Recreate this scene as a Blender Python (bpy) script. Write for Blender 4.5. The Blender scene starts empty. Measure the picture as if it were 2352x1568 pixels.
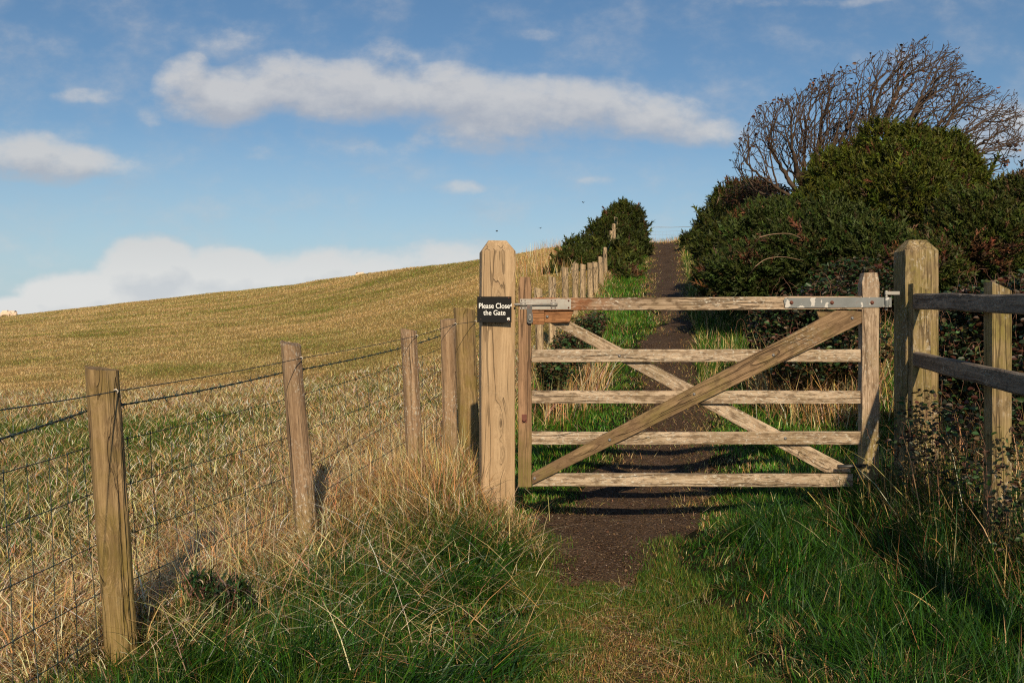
import bpy, math, random
import numpy as np
from mathutils import Vector, Matrix

random.seed(7)
RNG = np.random.default_rng(11)
SC = bpy.context.scene
COL = SC.collection
FP, CX, CY, EYE = 2286.7, 1176.0, 784.0, 1.4


def P(px, py, d):
    return Vector(((px - CX) / FP * d, d, EYE - (py - CY) / FP * d))


# ------------------------------------------------------------------ noise / terrain
def _hash(ix, iy, seed):
    h = (ix.astype(np.int64) * 374761393 + iy.astype(np.int64) * 668265263 + seed * 1442695) & 0xFFFFFFFF
    h = ((h ^ (h >> 13)) * 1274126177) & 0xFFFFFFFF
    return ((h ^ (h >> 16)) & 0xFFFF) / 65535.0


def vn(x, y, s, seed=0):
    x = np.asarray(x, float) / s
    y = np.asarray(y, float) / s
    ix, iy = np.floor(x), np.floor(y)
    fx, fy = x - ix, y - iy
    fx = fx * fx * (3 - 2 * fx)
    fy = fy * fy * (3 - 2 * fy)
    a = _hash(ix, iy, seed); b = _hash(ix + 1, iy, seed)
    c = _hash(ix, iy + 1, seed); d = _hash(ix + 1, iy + 1, seed)
    return (a * (1 - fx) + b * fx) * (1 - fy) + (c * (1 - fx) + d * fx) * fy


def sm(t):
    t = np.clip(t, 0, 1)
    return t * t * (3 - 2 * t)


def xp(Y):   # path centre
    return np.interp(Y, [0, 3.7, 5.0, 5.6, 6.1, 7.0, 7.8, 10, 12, 14, 16, 18, 20, 34, 60],
                     [.42, .46, .44, .52, .66, .98, 1.2, 1.62, 1.88, 2.2, 2.66, 2.88, 3.15, 5.2, 9])


def wp(Y):   # path half width
    return np.interp(Y, [0, 4, 5.1, 6.0, 7, 8, 10, 12, 14, 16, 18, 20, 34, 60], [.30, .33, .36, .46, .38, .30, .30, .32, .42, .22, .28, .43, .54, .6])


def xf(Y):   # wire fence line
    return np.interp(Y, [0, 2, 3.8, 5.6, 7, 7.5, 7.9, 12, 14, 25, 30, 36],
                     [-2.1, -1.84, -1.53, -1.19, -.70, -.48, -.35, .2, .56, 2.33, 3.1, 4.0])


def G(X, Y, lumps=True):
    X = np.asarray(X, float); Y = np.asarray(Y, float)
    u = np.clip(X / np.maximum(Y, 3.0), -.62, .62)
    t = np.interp(u, [-.62, -.514, -.25, -.03, .04, .153, .3, .5], [-.027, -.0232, .0052, .0328, .0455, .0503, .072, .088])
    Yc = 34 + 66 * sm((.04 - u) / .5)
    H = 1.4 + t * Yc
    s = np.clip((Y - 5) / (Yc - 5), 0, 1)
    h = H * s ** 1.3
    far = 1.4 + Y * (t - .03 * ((Y - Yc) / Yc) ** 2)
    h = np.where(Y > Yc, far, h) + .0477 * Y
    h = h + .03 * sm((Y - 5.4) / 2)
    pm = np.exp(-((X - xp(Y)) / (wp(Y) * 1.25)) ** 2)
    h = h - .055 * pm * sm((Y - 3) / 2) * (1 - sm((Y - 8) / 4))
    bank = sm((X - (xp(Y) + wp(Y) + .9)) / 3.2) * sm((Y - 3.5) / 6) * (1 - sm((Y - 30) / 10))
    h = h + .95 * bank
    # grassy hummock round the left gatepost and along the wire fence
    h = h + .15 * np.exp(-((X + .30) / .36) ** 2 - ((Y - 5.8) / .55) ** 2)
    h = h + .27 * np.exp(-((X - 2.5) / .48) ** 2 - ((Y - 4.95) / 1.0) ** 2)
    if lumps:
        k = 1 - .85 * pm * (Y < 40)
        h = h + k * ((vn(X, Y, 1.3, 3) - .5) * .07 + (vn(X, Y, .45, 4) - .5) * .035)
        h = h + (vn(X, Y, 7, 5) - .5) * .18 * sm((Y - 14) / 20) * (1 - pm)
    return h


# ------------------------------------------------------------------ basic object helpers
def setp(o, label=None, cat=None, group=None, kind=None):
    if label: o['label'] = label
    if cat: o['category'] = cat
    if group: o['group'] = group
    if kind: o['kind'] = kind
    return o


def empty(name, loc, label=None, cat=None, group=None):
    o = bpy.data.objects.new(name, None)
    COL.objects.link(o)
    o.location = loc
    o.empty_display_size = .1
    return setp(o, label, cat, group)


def link(name, me, mat=None, parent=None, M=None):
    o = bpy.data.objects.new(name, me)
    COL.objects.link(o)
    if mat is not None:
        me.materials.clear()
        me.materials.append(mat)
    M = M if M is not None else Matrix.Identity(4)
    if parent is not None:
        o.parent = parent
        p = parent
        off = Vector((0, 0, 0))
        base = Matrix.Identity(4)
        chain = []
        while p is not None:
            chain.append(p); p = p.parent
        for q in reversed(chain):
            base = base @ q.matrix_basis
        o.matrix_basis = base.inverted() @ M
    else:
        o.matrix_basis = M
    return o


def np_mesh(name, V, quads=None, tris=None, col=None, smooth=False):
    me = bpy.data.meshes.new(name)
    V = np.ascontiguousarray(V, dtype=np.float32).reshape(-1, 3)
    q = np.zeros((0, 4), np.int32) if quads is None else np.asarray(quads, np.int32).reshape(-1, 4)
    t = np.zeros((0, 3), np.int32) if tris is None else np.asarray(tris, np.int32).reshape(-1, 3)
    me.vertices.add(len(V)); me.vertices.foreach_set('co', V.ravel())
    loops = np.concatenate([q.ravel(), t.ravel()])
    me.loops.add(len(loops)); me.loops.foreach_set('vertex_index', loops)
    n = len(q) + len(t)
    me.polygons.add(n)
    st = np.concatenate([np.arange(len(q)) * 4, len(q) * 4 + np.arange(len(t)) * 3]).astype(np.int32)
    me.polygons.foreach_set('loop_start', st)
    if smooth:
        me.polygons.foreach_set('use_smooth', np.ones(n, bool))
    me.update(calc_edges=True)
    if col is not None:
        a = me.color_attributes.new('Col', 'FLOAT_COLOR', 'POINT')
        c = np.ones((len(V), 4), np.float32); c[:, :3] = col
        a.data.foreach_set('color', c.ravel())
    return me


class MB:
    def __init__(s): s.v = []; s.f = []; s.sm = []

    def add(s, verts, faces, smooth=False):
        b = len(s.v)
        s.v += [tuple(v) for v in verts]
        s.f += [tuple(i + b for i in f) for f in faces]
        s.sm += [smooth] * len(faces)

    def box(s, lo, hi, M=None):
        x0, y0, z0 = lo; x1, y1, z1 = hi
        vs = [(x0, y0, z0), (x1, y0, z0), (x1, y1, z0), (x0, y1, z0), (x0, y0, z1), (x1, y0, z1), (x1, y1, z1), (x0, y1, z1)]
        if M is not None: vs = [M @ Vector(v) for v in vs]
        s.add(vs, [(0, 3, 2, 1), (4, 5, 6, 7), (0, 1, 5, 4), (1, 2, 6, 5), (2, 3, 7, 6), (3, 0, 4, 7)])

    def tube(s, pts, rad, n=8, cap=True, smooth=True):
        pts = [Vector(p) for p in pts]
        if not hasattr(rad, '__len__'): rad = [rad] * len(pts)
        vs = []; fs = []
        ref = Vector((0.13, .31, .94))
        for i, p in enumerate(pts):
            t = (pts[min(i + 1, len(pts) - 1)] - pts[max(i - 1, 0)]).normalized()
            a = t.cross(ref)
            if a.length < .05: a = t.cross(Vector((1, 0, 0)))
            a.normalize(); b = t.cross(a)
            for k in range(n):
                w = 2 * math.pi * k / n
                vs.append(p + (a * math.cos(w) + b * math.sin(w)) * rad[i])
        for i in range(len(pts) - 1):
            for k in range(n):
                k2 = (k + 1) % n
                fs.append((i * n + k, i * n + k2, (i + 1) * n + k2, (i + 1) * n + k))
        if cap:
            fs.append(tuple(range(n))[::-1]); fs.append(tuple((len(pts) - 1) * n + k for k in range(n)))
        s.add(vs, fs, smooth)

    def prism(s, poly, y0, y1):   # poly in xz, extruded along y
        n = len(poly)
        vs = [(x, y0, z) for x, z in poly] + [(x, y1, z) for x, z in poly]
        fs = [tuple(range(n)), tuple(range(2 * n - 1, n - 1, -1))]
        fs += [(i, i + n, (i + 1) % n + n, (i + 1) % n) for i in range(n)]
        s.add(vs, fs)

    def mesh(s, name):
        me = bpy.data.meshes.new(name)
        me.from_pydata(s.v, [], s.f)
        me.polygons.foreach_set('use_smooth', np.array(s.sm, bool))
        me.update()
        import bmesh
        bm = bmesh.new(); bm.from_mesh(me)
        bmesh.ops.recalc_face_normals(bm, faces=bm.faces)
        bm.to_mesh(me); bm.free()
        return me

    def obj(s, name, mat, parent=None, M=None, bevel=0):
        o = link(name, s.mesh(name), mat, parent, M)
        if bevel:
            b = o.modifiers.new('bevel', 'BEVEL'); b.width = bevel; b.segments = 2; b.limit_method = 'ANGLE'
        return o


# ------------------------------------------------------------------ materials
def nt(name):
    m = bpy.data.materials.new(name); m.use_nodes = True
    t = m.node_tree; t.nodes.clear()
    return m, t


class NB:
    def __init__(s, t): s.t = t

    def n(s, typ, ins=None, **kw):
        nd = s.t.nodes.new(typ)
        for k, v in kw.items(): setattr(nd, k, v)
        if ins:
            for k, v in ins.items():
                so = nd.inputs[k]
                if isinstance(v, bpy.types.NodeSocket): s.t.links.new(v, so)
                else: so.default_value = v
        return nd

    def math(s, op, a, b=None, c=None, clamp=False):
        ins = {0: a}
        if b is not None: ins[1] = b
        if c is not None: ins[2] = c
        nd = s.n('ShaderNodeMath', ins, operation=op); nd.use_clamp = clamp
        return nd.outputs[0]

    def mix(s, f, a, b, bt='MIX'):
        nd = s.t.nodes.new('ShaderNodeMix'); nd.data_type = 'RGBA'; nd.blend_type = bt
        for so, v in ((nd.inputs[0], f), (nd.inputs[6], a), (nd.inputs[7], b)):
            if isinstance(v, bpy.types.NodeSocket): s.t.links.new(v, so)
            else:
                so.default_value = v if not isinstance(v, tuple) or len(v) == 4 else v + (1,)
        return nd.outputs[2]

    def ramp(s, f, stops, interp='LINEAR'):
        nd = s.n('ShaderNodeValToRGB', {0: f}); cr = nd.color_ramp; cr.interpolation = interp
        while len(cr.elements) > 1: cr.elements.remove(cr.elements[-1])
        for i, (p, c) in enumerate(stops):
            e = cr.elements[0] if i == 0 else cr.elements.new(p)
            e.position = p
            e.color = (c, c, c, 1) if not isinstance(c, tuple) else c + (1,)
        return nd.outputs[0]

    def noise(s, vec, scale, detail=4, rough=.55, dist=0, dim='3D'):
        nd = s.n('ShaderNodeTexNoise', {'Vector': vec, 'Scale': scale, 'Detail': detail, 'Roughness': rough, 'Distortion': dist})
        return nd.outputs[0]


def wood_mat(name, light, dark, green=.3, lichen=.2, algae=(.17, .14, .035), fresh=0.0, crack=.6, rust=None, blot=.6, damp=None):
    """grain runs along the object's local X axis"""
    m, t = nt(name); b = NB(t)
    tc = b.n('ShaderNodeTexCoord').outputs['Object']
    oi = b.n('ShaderNodeObjectInfo').outputs['Random']
    off = b.n('ShaderNodeCombineXYZ', {0: b.math('MULTIPLY', oi, 37.), 1: b.math('MULTIPLY', oi, 11.), 2: b.math('MULTIPLY', oi, 23.)}).outputs[0]
    v = b.n('ShaderNodeVectorMath', {0: tc, 1: off}, operation='ADD').outputs[0]
    # knots bend the grain
    kv = b.n('ShaderNodeVectorMath', {0: v, 1: (2.2, 7., 7.)}, operation='MULTIPLY').outputs[0]
    kn = b.n('ShaderNodeTexVoronoi', {'Vector': kv, 'Scale': 1.0, 'Randomness': 1.0})
    kd = kn.outputs['Distance']
    bend = b.math('MULTIPLY', b.ramp(kd, [(0, 1.0), (.35, 0.0)]), .05)
    w = b.noise(b.n('ShaderNodeVectorMath', {0: v, 1: (1.3, 4., 4.)}, operation='MULTIPLY').outputs[0], 1.6, 3, .5)
    warp = b.math('ADD', b.math('MULTIPLY', b.math('SUBTRACT', w, .5), .035), bend)
    sx = b.n('ShaderNodeSeparateXYZ', {0: v})
    y2 = b.math('ADD', sx.outputs[1], warp); z2 = b.math('ADD', sx.outputs[2], warp)
    gv = b.n('ShaderNodeCombineXYZ', {0: b.math('MULTIPLY', sx.outputs[0], 1.6), 1: b.math('MULTIPLY', y2, 130.), 2: b.math('MULTIPLY', z2, 130.)}).outputs[0]
    g1 = b.noise(gv, 1.0, 4, .6)
    gv2 = b.n('ShaderNodeCombineXYZ', {0: b.math('MULTIPLY', sx.outputs[0], 1.0), 1: b.math('MULTIPLY', y2, 26.), 2: b.math('MULTIPLY', z2, 26.)}).outputs[0]
    g2 = b.noise(gv2, 1.0, 3, .55)
    grain = b.math('ADD', b.math('MULTIPLY', g1, .5), b.math('MULTIPLY', g2, .5))
    gr = b.ramp(grain, [(.40, 0.), (.47, .35), (.53, .75), (.60, 1.)])
    c = b.mix(gr, dark, light)
    # broad tone change
    big = b.noise(b.n('ShaderNodeVectorMath', {0: v, 1: (1.2, 5., 5.)}, operation='MULTIPLY').outputs[0], 1.5, 3, .6)
    c = b.mix(b.ramp(big, [(.35, 0.), (.7, .55)]), c, tuple(x * .62 for x in light))
    # knots
    kr = b.ramp(kd, [(0, 1.), (.05, .9), (.075, .1), (.10, .55), (.14, 0.)])
    c = b.mix(b.math('MULTIPLY', kr, .75), c, tuple(x * .32 for x in dark))
    # cracks
    cv = b.n('ShaderNodeCombineXYZ', {0: b.math('MULTIPLY', sx.outputs[0], 1.1), 1: b.math('MULTIPLY', y2, 22.), 2: b.math('MULTIPLY', z2, 22.)}).outputs[0]
    cn = b.noise(cv, 1.0, 2, .4)
    ridge = b.math('ABSOLUTE', b.math('SUBTRACT', cn, .5))
    cm = b.noise(b.n('ShaderNodeVectorMath', {0: v, 1: (.9, 9., 9.)}, operation='MULTIPLY').outputs[0], 1.3, 1, .5)
    cr = b.math('MULTIPLY', b.ramp(ridge, [(0, 1.), (.012, .85), (.022, 0.)]), b.ramp(cm, [(.5, 0.), (.56, 1.)]))
    cr = b.math('MULTIPLY', cr, crack)
    c = b.mix(cr, c, (.035, .02, .012))
    # algae film
    an = b.noise(v, 5.5, 5, .65)
    am = b.ramp(an, [(.60 - .28 * green, 0.), (.78 - .2 * green, min(1, green * 1.2))])
    am = b.math('MULTIPLY', am, b.ramp(g1, [(.4, 1.), (.65, .45)]))
    c = b.mix(am, c, algae)
    if damp is not None:      # green film thickening towards the foot, local x from the base
        rx = b.n('ShaderNodeSeparateXYZ', {0: tc}).outputs[0]
        dm = b.math('ADD', b.n('ShaderNodeMapRange', {0: rx, 1: damp[0], 2: damp[1], 3: .75, 4: 0.}).outputs[0], b.math('MULTIPLY', b.math('SUBTRACT', an, .5), 1.1))
        c = b.mix(b.math('MULTIPLY', b.ramp(dm, [(.2, 0.), (.6, .75)]), b.ramp(g1, [(.4, 1.), (.65, .5)])), c, algae)
    # pale crusty lichen and bleached flakes
    ln = b.noise(b.n('ShaderNodeVectorMath', {0: v, 1: (1., 1.6, 1.6)}, operation='MULTIPLY').outputs[0], 48., 3, .6)
    lb = b.noise(v, 3.2, 2, .5)
    lm = b.math('MULTIPLY', b.ramp(ln, [(.53, 0.), (.66, 1.)]), b.ramp(lb, [(.62 - .3 * lichen, 0.), (.72 - .2 * lichen, 1.)]))
    c = b.mix(b.math('MULTIPLY', lm, .8 * min(1, lichen * 2)), c, (.66, .59, .47))
    dn = b.noise(b.n('ShaderNodeVectorMath', {0: v, 1: (1., 3., 3.)}, operation='MULTIPLY').outputs[0], 17., 4, .65)
    c = b.mix(b.ramp(dn, [(.50, 0.), (.62, blot)]), c, tuple(x * .6 for x in dark))
    if rust is not None:      # rust stain along local x from 0 to rust metres
        rx = b.n('ShaderNodeSeparateXYZ', {0: tc}).outputs[0]
        lo, hi, ln_ = rust
        rm = b.math('MULTIPLY', b.n('ShaderNodeMapRange', {0: rx, 1: lo, 2: hi, 3: 1., 4: 0.}).outputs[0], b.ramp(b.noise(v, 16., 4, .6), [(.38, 0.2), (.58, 1.)]))
        c = b.mix(b.math('MULTIPLY', rm, ln_), c, (.30, .085, .022))
    h = b.math('SUBTRACT', b.math('ADD', b.math('MULTIPLY', gr, .5), b.math('MULTIPLY', lm, .5)), b.math('MULTIPLY', cr, 2.5))
    bp = b.n('ShaderNodeBump', {'Height': h, 'Strength': .9, 'Distance': .006})
    pr = b.n('ShaderNodeBsdfPrincipled', {'Base Color': c, 'Roughness': .82, 'Normal': bp.outputs[0]})
    pr.inputs['Specular IOR Level'].default_value = .25
    o = b.n('ShaderNodeOutputMaterial', {0: pr.outputs[0]})
    return m


def metal_mat(name, col, rough=.45, metallic=.8, rustamt=.3, rustcol=(.19, .06, .025), flakes=None):
    m, t = nt(name); b = NB(t)
    tc = b.n('ShaderNodeTexCoord').outputs['Object']
    n1 = b.noise(tc, 45., 5, .65)
    n2 = b.noise(tc, 12., 3, .6)
    c = b.mix(b.ramp(n2, [(.3, 0.), (.7, 1.)]), tuple(x * .75 for x in col), col)
    r = b.ramp(b.math('MULTIPLY', n1, b.math('ADD', n2, .45)), [(.55 - .25 * rustamt, 0.), (.72 - .3 * rustamt, 1.)])
    c = b.mix(b.math('MULTIPLY', r, min(1, rustamt * 1.5)), c, rustcol)
    me = b.math('MULTIPLY', b.math('SUBTRACT', 1., b.math('MULTIPLY', r, min(1, rustamt * 2))), metallic)
    if flakes:
        fl = b.ramp(b.noise(tc, 26., 2, .45), [(.60, 0.), (.615, 1.)])
        c = b.mix(fl, c, flakes)
        me = b.math('MULTIPLY', me, b.math('SUBTRACT', 1., fl))
    bp = b.n('ShaderNodeBump', {'Height': n1, 'Strength': .25, 'Distance': .001})
    pr = b.n('ShaderNodeBsdfPrincipled', {'Base Color': c, 'Roughness': rough, 'Metallic': me, 'Normal': bp.outputs[0]})
    b.n('ShaderNodeOutputMaterial', {0: pr.outputs[0]})
    return m


def plain_mat(name, col, rough=.6, var=.3, scale=20., metallic=0.):
    m, t = nt(name); b = NB(t)
    tc = b.n('ShaderNodeTexCoord').outputs['Object']
    n = b.noise(tc, scale, 4, .6)
    c = b.mix(n, tuple(x * (1 - var) for x in col), tuple(min(1, x * (1 + var)) for x in col))
    bp = b.n('ShaderNodeBump', {'Height': n, 'Strength': .2, 'Distance': .002})
    pr = b.n('ShaderNodeBsdfPrincipled', {'Base Color': c, 'Roughness': rough, 'Metallic': metallic, 'Normal': bp.outputs[0]})
    b.n('ShaderNodeOutputMaterial', {0: pr.outputs[0]})
    return m


def leaf_mat(name, trans=.3, rough=.5, spec=.35):
    m, t = nt(name); b = NB(t)
    a = b.n('ShaderNodeAttribute', attribute_name='Col').outputs['Color']
    pr = b.n('ShaderNodeBsdfPrincipled', {'Base Color': a, 'Roughness': rough})
    pr.inputs['Specular IOR Level'].default_value = spec
    tr = b.n('ShaderNodeBsdfTranslucent', {0: a})
    mx = b.n('ShaderNodeMixShader', {0: trans, 1: pr.outputs[0], 2: tr.outputs[0]})
    b.n('ShaderNodeOutputMaterial', {0: mx.outputs[0]})
    return m


M_GATE = wood_mat('gate_wood', (.60, .46, .32), (.25, .165, .095), green=.46, lichen=.95, blot=.8, algae=(.19, .145, .06))
M_GATE2 = wood_mat('brace_wood', (.34, .22, .12), (.15, .09, .045), green=.55, lichen=.25)
M_STILE = wood_mat('latch_stile_wood', (.38, .225, .125), (.17, .095, .05), green=.15, lichen=.05, blot=.3, damp=(0, .6))
M_HSTILE = wood_mat('hinge_stile_wood', (.56, .42, .29), (.24, .155, .09), green=.3, lichen=.5, blot=.6, damp=(.05, .75), algae=(.22, .17, .04))
M_BLOCK = wood_mat('block_wood', (.42, .20, .085), (.20, .085, .035), green=.05, lichen=.0)
M_TOP = wood_mat('top_rail_wood', (.54, .40, .27), (.19, .12, .065), green=.5, lichen=.7, blot=.8, algae=(.17, .125, .06), rust=(.05, .55, .85))
M_POSTL = wood_mat('gatepost_wood', (.54, .375, .215), (.38, .25, .135), green=.04, lichen=.05, crack=.5, blot=.12)
M_POSTR = wood_mat('mossy_gatepost_wood', (.40, .29, .15), (.17, .115, .055), green=.75, lichen=.5, algae=(.20, .165, .04))
M_FP = wood_mat('fence_post_wood', (.40, .27, .13), (.18, .11, .05), green=.62, lichen=.15, algae=(.20, .145, .035), crack=.7, blot=.25, damp=(.3, 1.1))
M_FP2 = wood_mat('weathered_post_wood', (.42, .28, .165), (.20, .12, .065), green=.25, lichen=.7, crack=.8, blot=.35, damp=(.1, .8))
M_FP3 = wood_mat('far_post_wood', (.58, .43, .26), (.22, .15, .085), green=.15, lichen=.25, crack=1.)
M_RAIL = wood_mat('dark_rail_wood', (.30, .24, .18), (.11, .085, .065), green=.35, lichen=.35, algae=(.07, .065, .035))
M_STEEL = metal_mat('galvanised_steel', (.36, .335, .29), .55, .3, .16)
M_STRAP = metal_mat('painted_strap', (.20, .21, .205), .6, .15, .12, flakes=(.50, .47, .42))
M_IRON = metal_mat('dark_iron', (.09, .09, .085), .5, .7, .25)
M_RUST = plain_mat('rusty_iron', (.15, .05, .03), .8, .5, 60.)
M_BOLT = metal_mat('grey_bolt', (.33, .32, .30), .5, .6, .25)
M_WIRE = plain_mat('green_wire', (.032, .052, .046), .5, .2, 30., .3)
M_STAPLE = plain_mat('pale_staple', (.62, .55, .45), .5, .2, 50.)
M_SIGN = plain_mat('black_sign_face', (.010, .010, .010), .6, .3, 40.)
for _n in M_SIGN.node_tree.nodes:
    if _n.type == 'BSDF_PRINCIPLED': _n.inputs['Specular IOR Level'].default_value = .12
M_WHITE = plain_mat('white_lettering', (.82, .80, .74), .5, .05, 30.)
M_GRASS = leaf_mat('grass_blade', .28, .42, .28)
M_STRAW = leaf_mat('straw_blade', .25, .55, .35)
M_LEAF = leaf_mat('leaf', .2, .45, .4)
M_GORSE = leaf_mat('gorse_needle', .08, .6, .25)
M_LEAF_D = leaf_mat('soil_crumb', .0, .95, .1)
M_CORE = plain_mat('gorse_inside', (.012, .014, .006), .9, .5, 9.)  # near black, so the filler inside the bushes reads as shade
M_BARK = plain_mat('bark', (.062, .037, .021), .85, .5, 14.)
M_STEM = plain_mat('bramble_stem', (.20, .10, .06), .7, .4, 14.)
M_WOOL = plain_mat('sheep_wool', (.72, .56, .42), .95, .15, 8.)
M_FACE = plain_mat('sheep_face', (.30, .22, .16), .8, .2, 8.)
M_BIRD = plain_mat('bird_feather', (.02, .02, .022), .7, .2, 8.)
M_CUT = plain_mat('cut_timber', (.21, .10, .06), .8, .3, 14.)


# ------------------------------------------------------------------ ground
def dryness(X, Y):
    a = vn(X + .9 * Y, Y - .3 * X, 2.2, 21); b = vn(X, Y, .8, 22); c = .6 * vn(X + 1.2 * Y, (Y - .5 * X) * 2.2, 7., 23) + .4 * vn(X + 1.6 * Y, (Y - .4 * X) * 3., 3.2, 24)
    d = .02 + .38 * a + .30 * b + .62 * c
    d = d - .22 * np.exp(-((Y - 9.5) / 2.2) ** 2) * (X < -2.2) + .30 * np.exp(-((xf(Y) - X) / 1.0) ** 2) * (Y < 9) + .10 * (Y > 14)
    return np.clip(d, 0, 1)


def axis(parts):
    out = [parts[0][0]]
    for a, b_, st in parts:
        n = max(1, int(round((b_ - a) / st)))
        out += list(a + (b_ - a) * (np.arange(n) + 1) / n)
    return np.array(out)


gx = axis([(-300, -60, 20), (-60, -20, 2), (-20, -6, .5), (-6, -2.5, .16), (-2.5, 6, .075), (6, 14, .3), (14, 60, 3), (60, 300, 20)])
gy = axis([(-60, -4, 4), (-4, 2, .5), (2, 9, .075), (9, 16, .15), (16, 40, .3), (40, 120, 1.5), (120, 420, 15)])
XX, YY = np.meshgrid(gx, gy)
ZZ = G(XX, YY)
V = np.stack([XX.ravel(), YY.ravel(), ZZ.ravel()], 1)
nx, ny = len(gx), len(gy)
i0 = (np.arange(ny - 1)[:, None] * nx + np.arange(nx - 1)[None, :]).ravel()
Q = np.stack([i0, i0 + 1, i0 + nx + 1, i0 + nx], 1)
Xf, Yf = V[:, 0], V[:, 1]
dr = dryness(Xf, Yf)[:, None]
cfield = dr * np.array([.36, .24, .09]) + (1 - dr) * np.array([.11, .115, .016])
cverge = np.array([.012, .014, .004]) + vn(Xf, Yf, .5, 31)[:, None] * np.array([.022, .018, .005])  # underlay painted near black for the shaded gaps between blades
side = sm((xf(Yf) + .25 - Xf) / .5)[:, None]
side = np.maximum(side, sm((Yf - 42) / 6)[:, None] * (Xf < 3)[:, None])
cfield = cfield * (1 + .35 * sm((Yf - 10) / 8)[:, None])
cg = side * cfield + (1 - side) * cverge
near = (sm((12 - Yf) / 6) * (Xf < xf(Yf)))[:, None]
cg = cg * (1 - .55 * near)  # near field ground darkened to paint the shaded gaps between straws
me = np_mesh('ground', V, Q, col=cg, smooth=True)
m, t = nt('ground_soil'); b = NB(t)
a = b.n('ShaderNodeAttribute', attribute_name='Col').outputs['Color']
tc = b.n('ShaderNodeTexCoord').outputs['Object']
n1 = b.noise(tc, 9., 6, .7); n2 = b.noise(tc, 55., 4, .7); n3 = b.noise(tc, 1.3, 4, .6)
c = b.mix(b.ramp(n1, [(.35, 0.), (.65, 1.)]), b.mix(1., a, (.62, .68, .55), 'MULTIPLY'), b.mix(1., a, (1.25, 1.12, 1.05), 'MULTIPLY'))
c = b.mix(b.ramp(n2, [(.38, .55), (.6, 0.)]), c, b.mix(1., c, (.35, .38, .25), 'MULTIPLY'))
bp = b.n('ShaderNodeBump', {'Height': b.math('ADD', n1, n2), 'Strength': .8, 'Distance': .05})
pr = b.n('ShaderNodeBsdfPrincipled', {'Base Color': c, 'Roughness': .95, 'Normal': bp.outputs[0]})
pr.inputs['Specular IOR Level'].default_value = .1
b.n('ShaderNodeOutputMaterial', {0: pr.outputs[0]})
setp(link('ground', me, m), kind='structure', label='grassy ground rising to the brow of the hill')

# path: bare dark soil with ragged edges
ys = axis([(2.4, 9, .05), (9, 16, .1), (16, 34.6, .25)])
js = np.linspace(-1, 1, 29)
PX, PY = [], []
for y in ys:
    e = wp(y) * 1.12
    if y < 5.6: e *= .62 + .38 * sm((y - 4.7) / .8)
    nl = (vn(np.array([y]), np.array([0.3]), .35, 41)[0] - .5) * .22 + (vn(np.array([y]), np.array([0.3]), .1, 43)[0] - .5) * .08
    nr = (vn(np.array([y]), np.array([9.3]), .35, 42)[0] - .5) * .22 + (vn(np.array([y]), np.array([9.3]), .1, 44)[0] - .5) * .08
    c0 = xp(y)
    PX.append(c0 + np.where(js < 0, js * (e + nl), js * (e + nr))); PY.append(np.full(len(js), y))
PX = np.array(PX); PY = np.array(PY)
PZ = G(PX, PY) + .014 - .012 * np.abs(js)[None, :] ** 4
PZ = PZ + (vn(PX, PY, .16, 52) - .5) * .014
V = np.stack([PX.ravel(), PY.ravel(), PZ.ravel()], 1)
nx, ny = len(js), len(ys)
i0 = (np.arange(ny - 1)[:, None] * nx + np.arange(nx - 1)[None, :]).ravel()
Q = np.stack([i0, i0 + 1, i0 + nx + 1, i0 + nx], 1)
me = np_mesh('path', V, Q, smooth=True)
m, t = nt('path_soil'); b = NB(t)
tc = b.n('ShaderNodeTexCoord').outputs['Object']
n1 = b.noise(tc, 3., 5, .6); n2 = b.noise(tc, 70., 4, .7)
vo = b.n('ShaderNodeTexVoronoi', {'Vector': tc, 'Scale': 75.})
c = b.mix(b.ramp(n1, [(.3, 0.), (.7, 1.)]), (.085, .050, .029), (.155, .098, .059))
c = b.mix(b.ramp(n2, [(.38, .8), (.56, 0.)]), c, (.022, .013, .008))
ty = b.n('ShaderNodeSeparateXYZ', {0: tc}).outputs[1]
nm = b.noise(tc, 7., 5, .65)
mz = b.math('ADD', ty, b.math('MULTIPLY', b.math('SUBTRACT', nm, .5), 1.6))
worn = b.n('ShaderNodeMapRange', {0: mz, 1: 4.65, 2: 5.1, 3: 1., 4: 0.}).outputs[0]
mossc = b.mix(b.ramp(b.noise(tc, 13., 5, .7), [(.42, 0.), (.58, 1.)]), (.19, .11, .045), (.11, .10, .018))
mossc = b.mix(b.ramp(n2, [(.36, .8), (.55, 0.)]), mossc, (.03, .022, .008))
c = b.mix(worn, c, mossc)
peb = b.ramp(b.n('ShaderNodeSeparateColor', {0: vo.outputs['Color']}).outputs[0], [(.90, 0.), (.93, 1.)])
c = b.mix(b.math('MULTIPLY', peb, .5), c, (.24, .18, .14))
h = b.math('ADD', b.math('MULTIPLY', n2, .6), b.math('SUBTRACT', 1., vo.outputs['Distance']))
bp = b.n('ShaderNodeBump', {'Height': h, 'Strength': 1., 'Distance': .02})
pr = b.n('ShaderNodeBsdfPrincipled', {'Base Color': c, 'Roughness': .95, 'Normal': bp.outputs[0]})
pr.inputs['Specular IOR Level'].default_value = .15
b.n('ShaderNodeOutputMaterial', {0: pr.outputs[0]})
setp(link('path', me, m), kind='structure', label='bare dark earth path climbing the hill beyond the gate')


# ------------------------------------------------------------------ timber
def ring_noise(n, amp, seed):
    r = random.Random(seed)
    ph = [r.uniform(0, 6.28) for _ in range(4)]; fr = [r.uniform(1.5, 4), r.uniform(5, 9), r.uniform(12, 20), r.uniform(25, 40)]
    return lambda x: amp * (math.sin(x * fr[0] + ph[0]) + .5 * math.sin(x * fr[1] + ph[1]) + .3 * math.sin(x * fr[2] + ph[2]) + .15 * math.sin(x * fr[3] + ph[3]))


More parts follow.
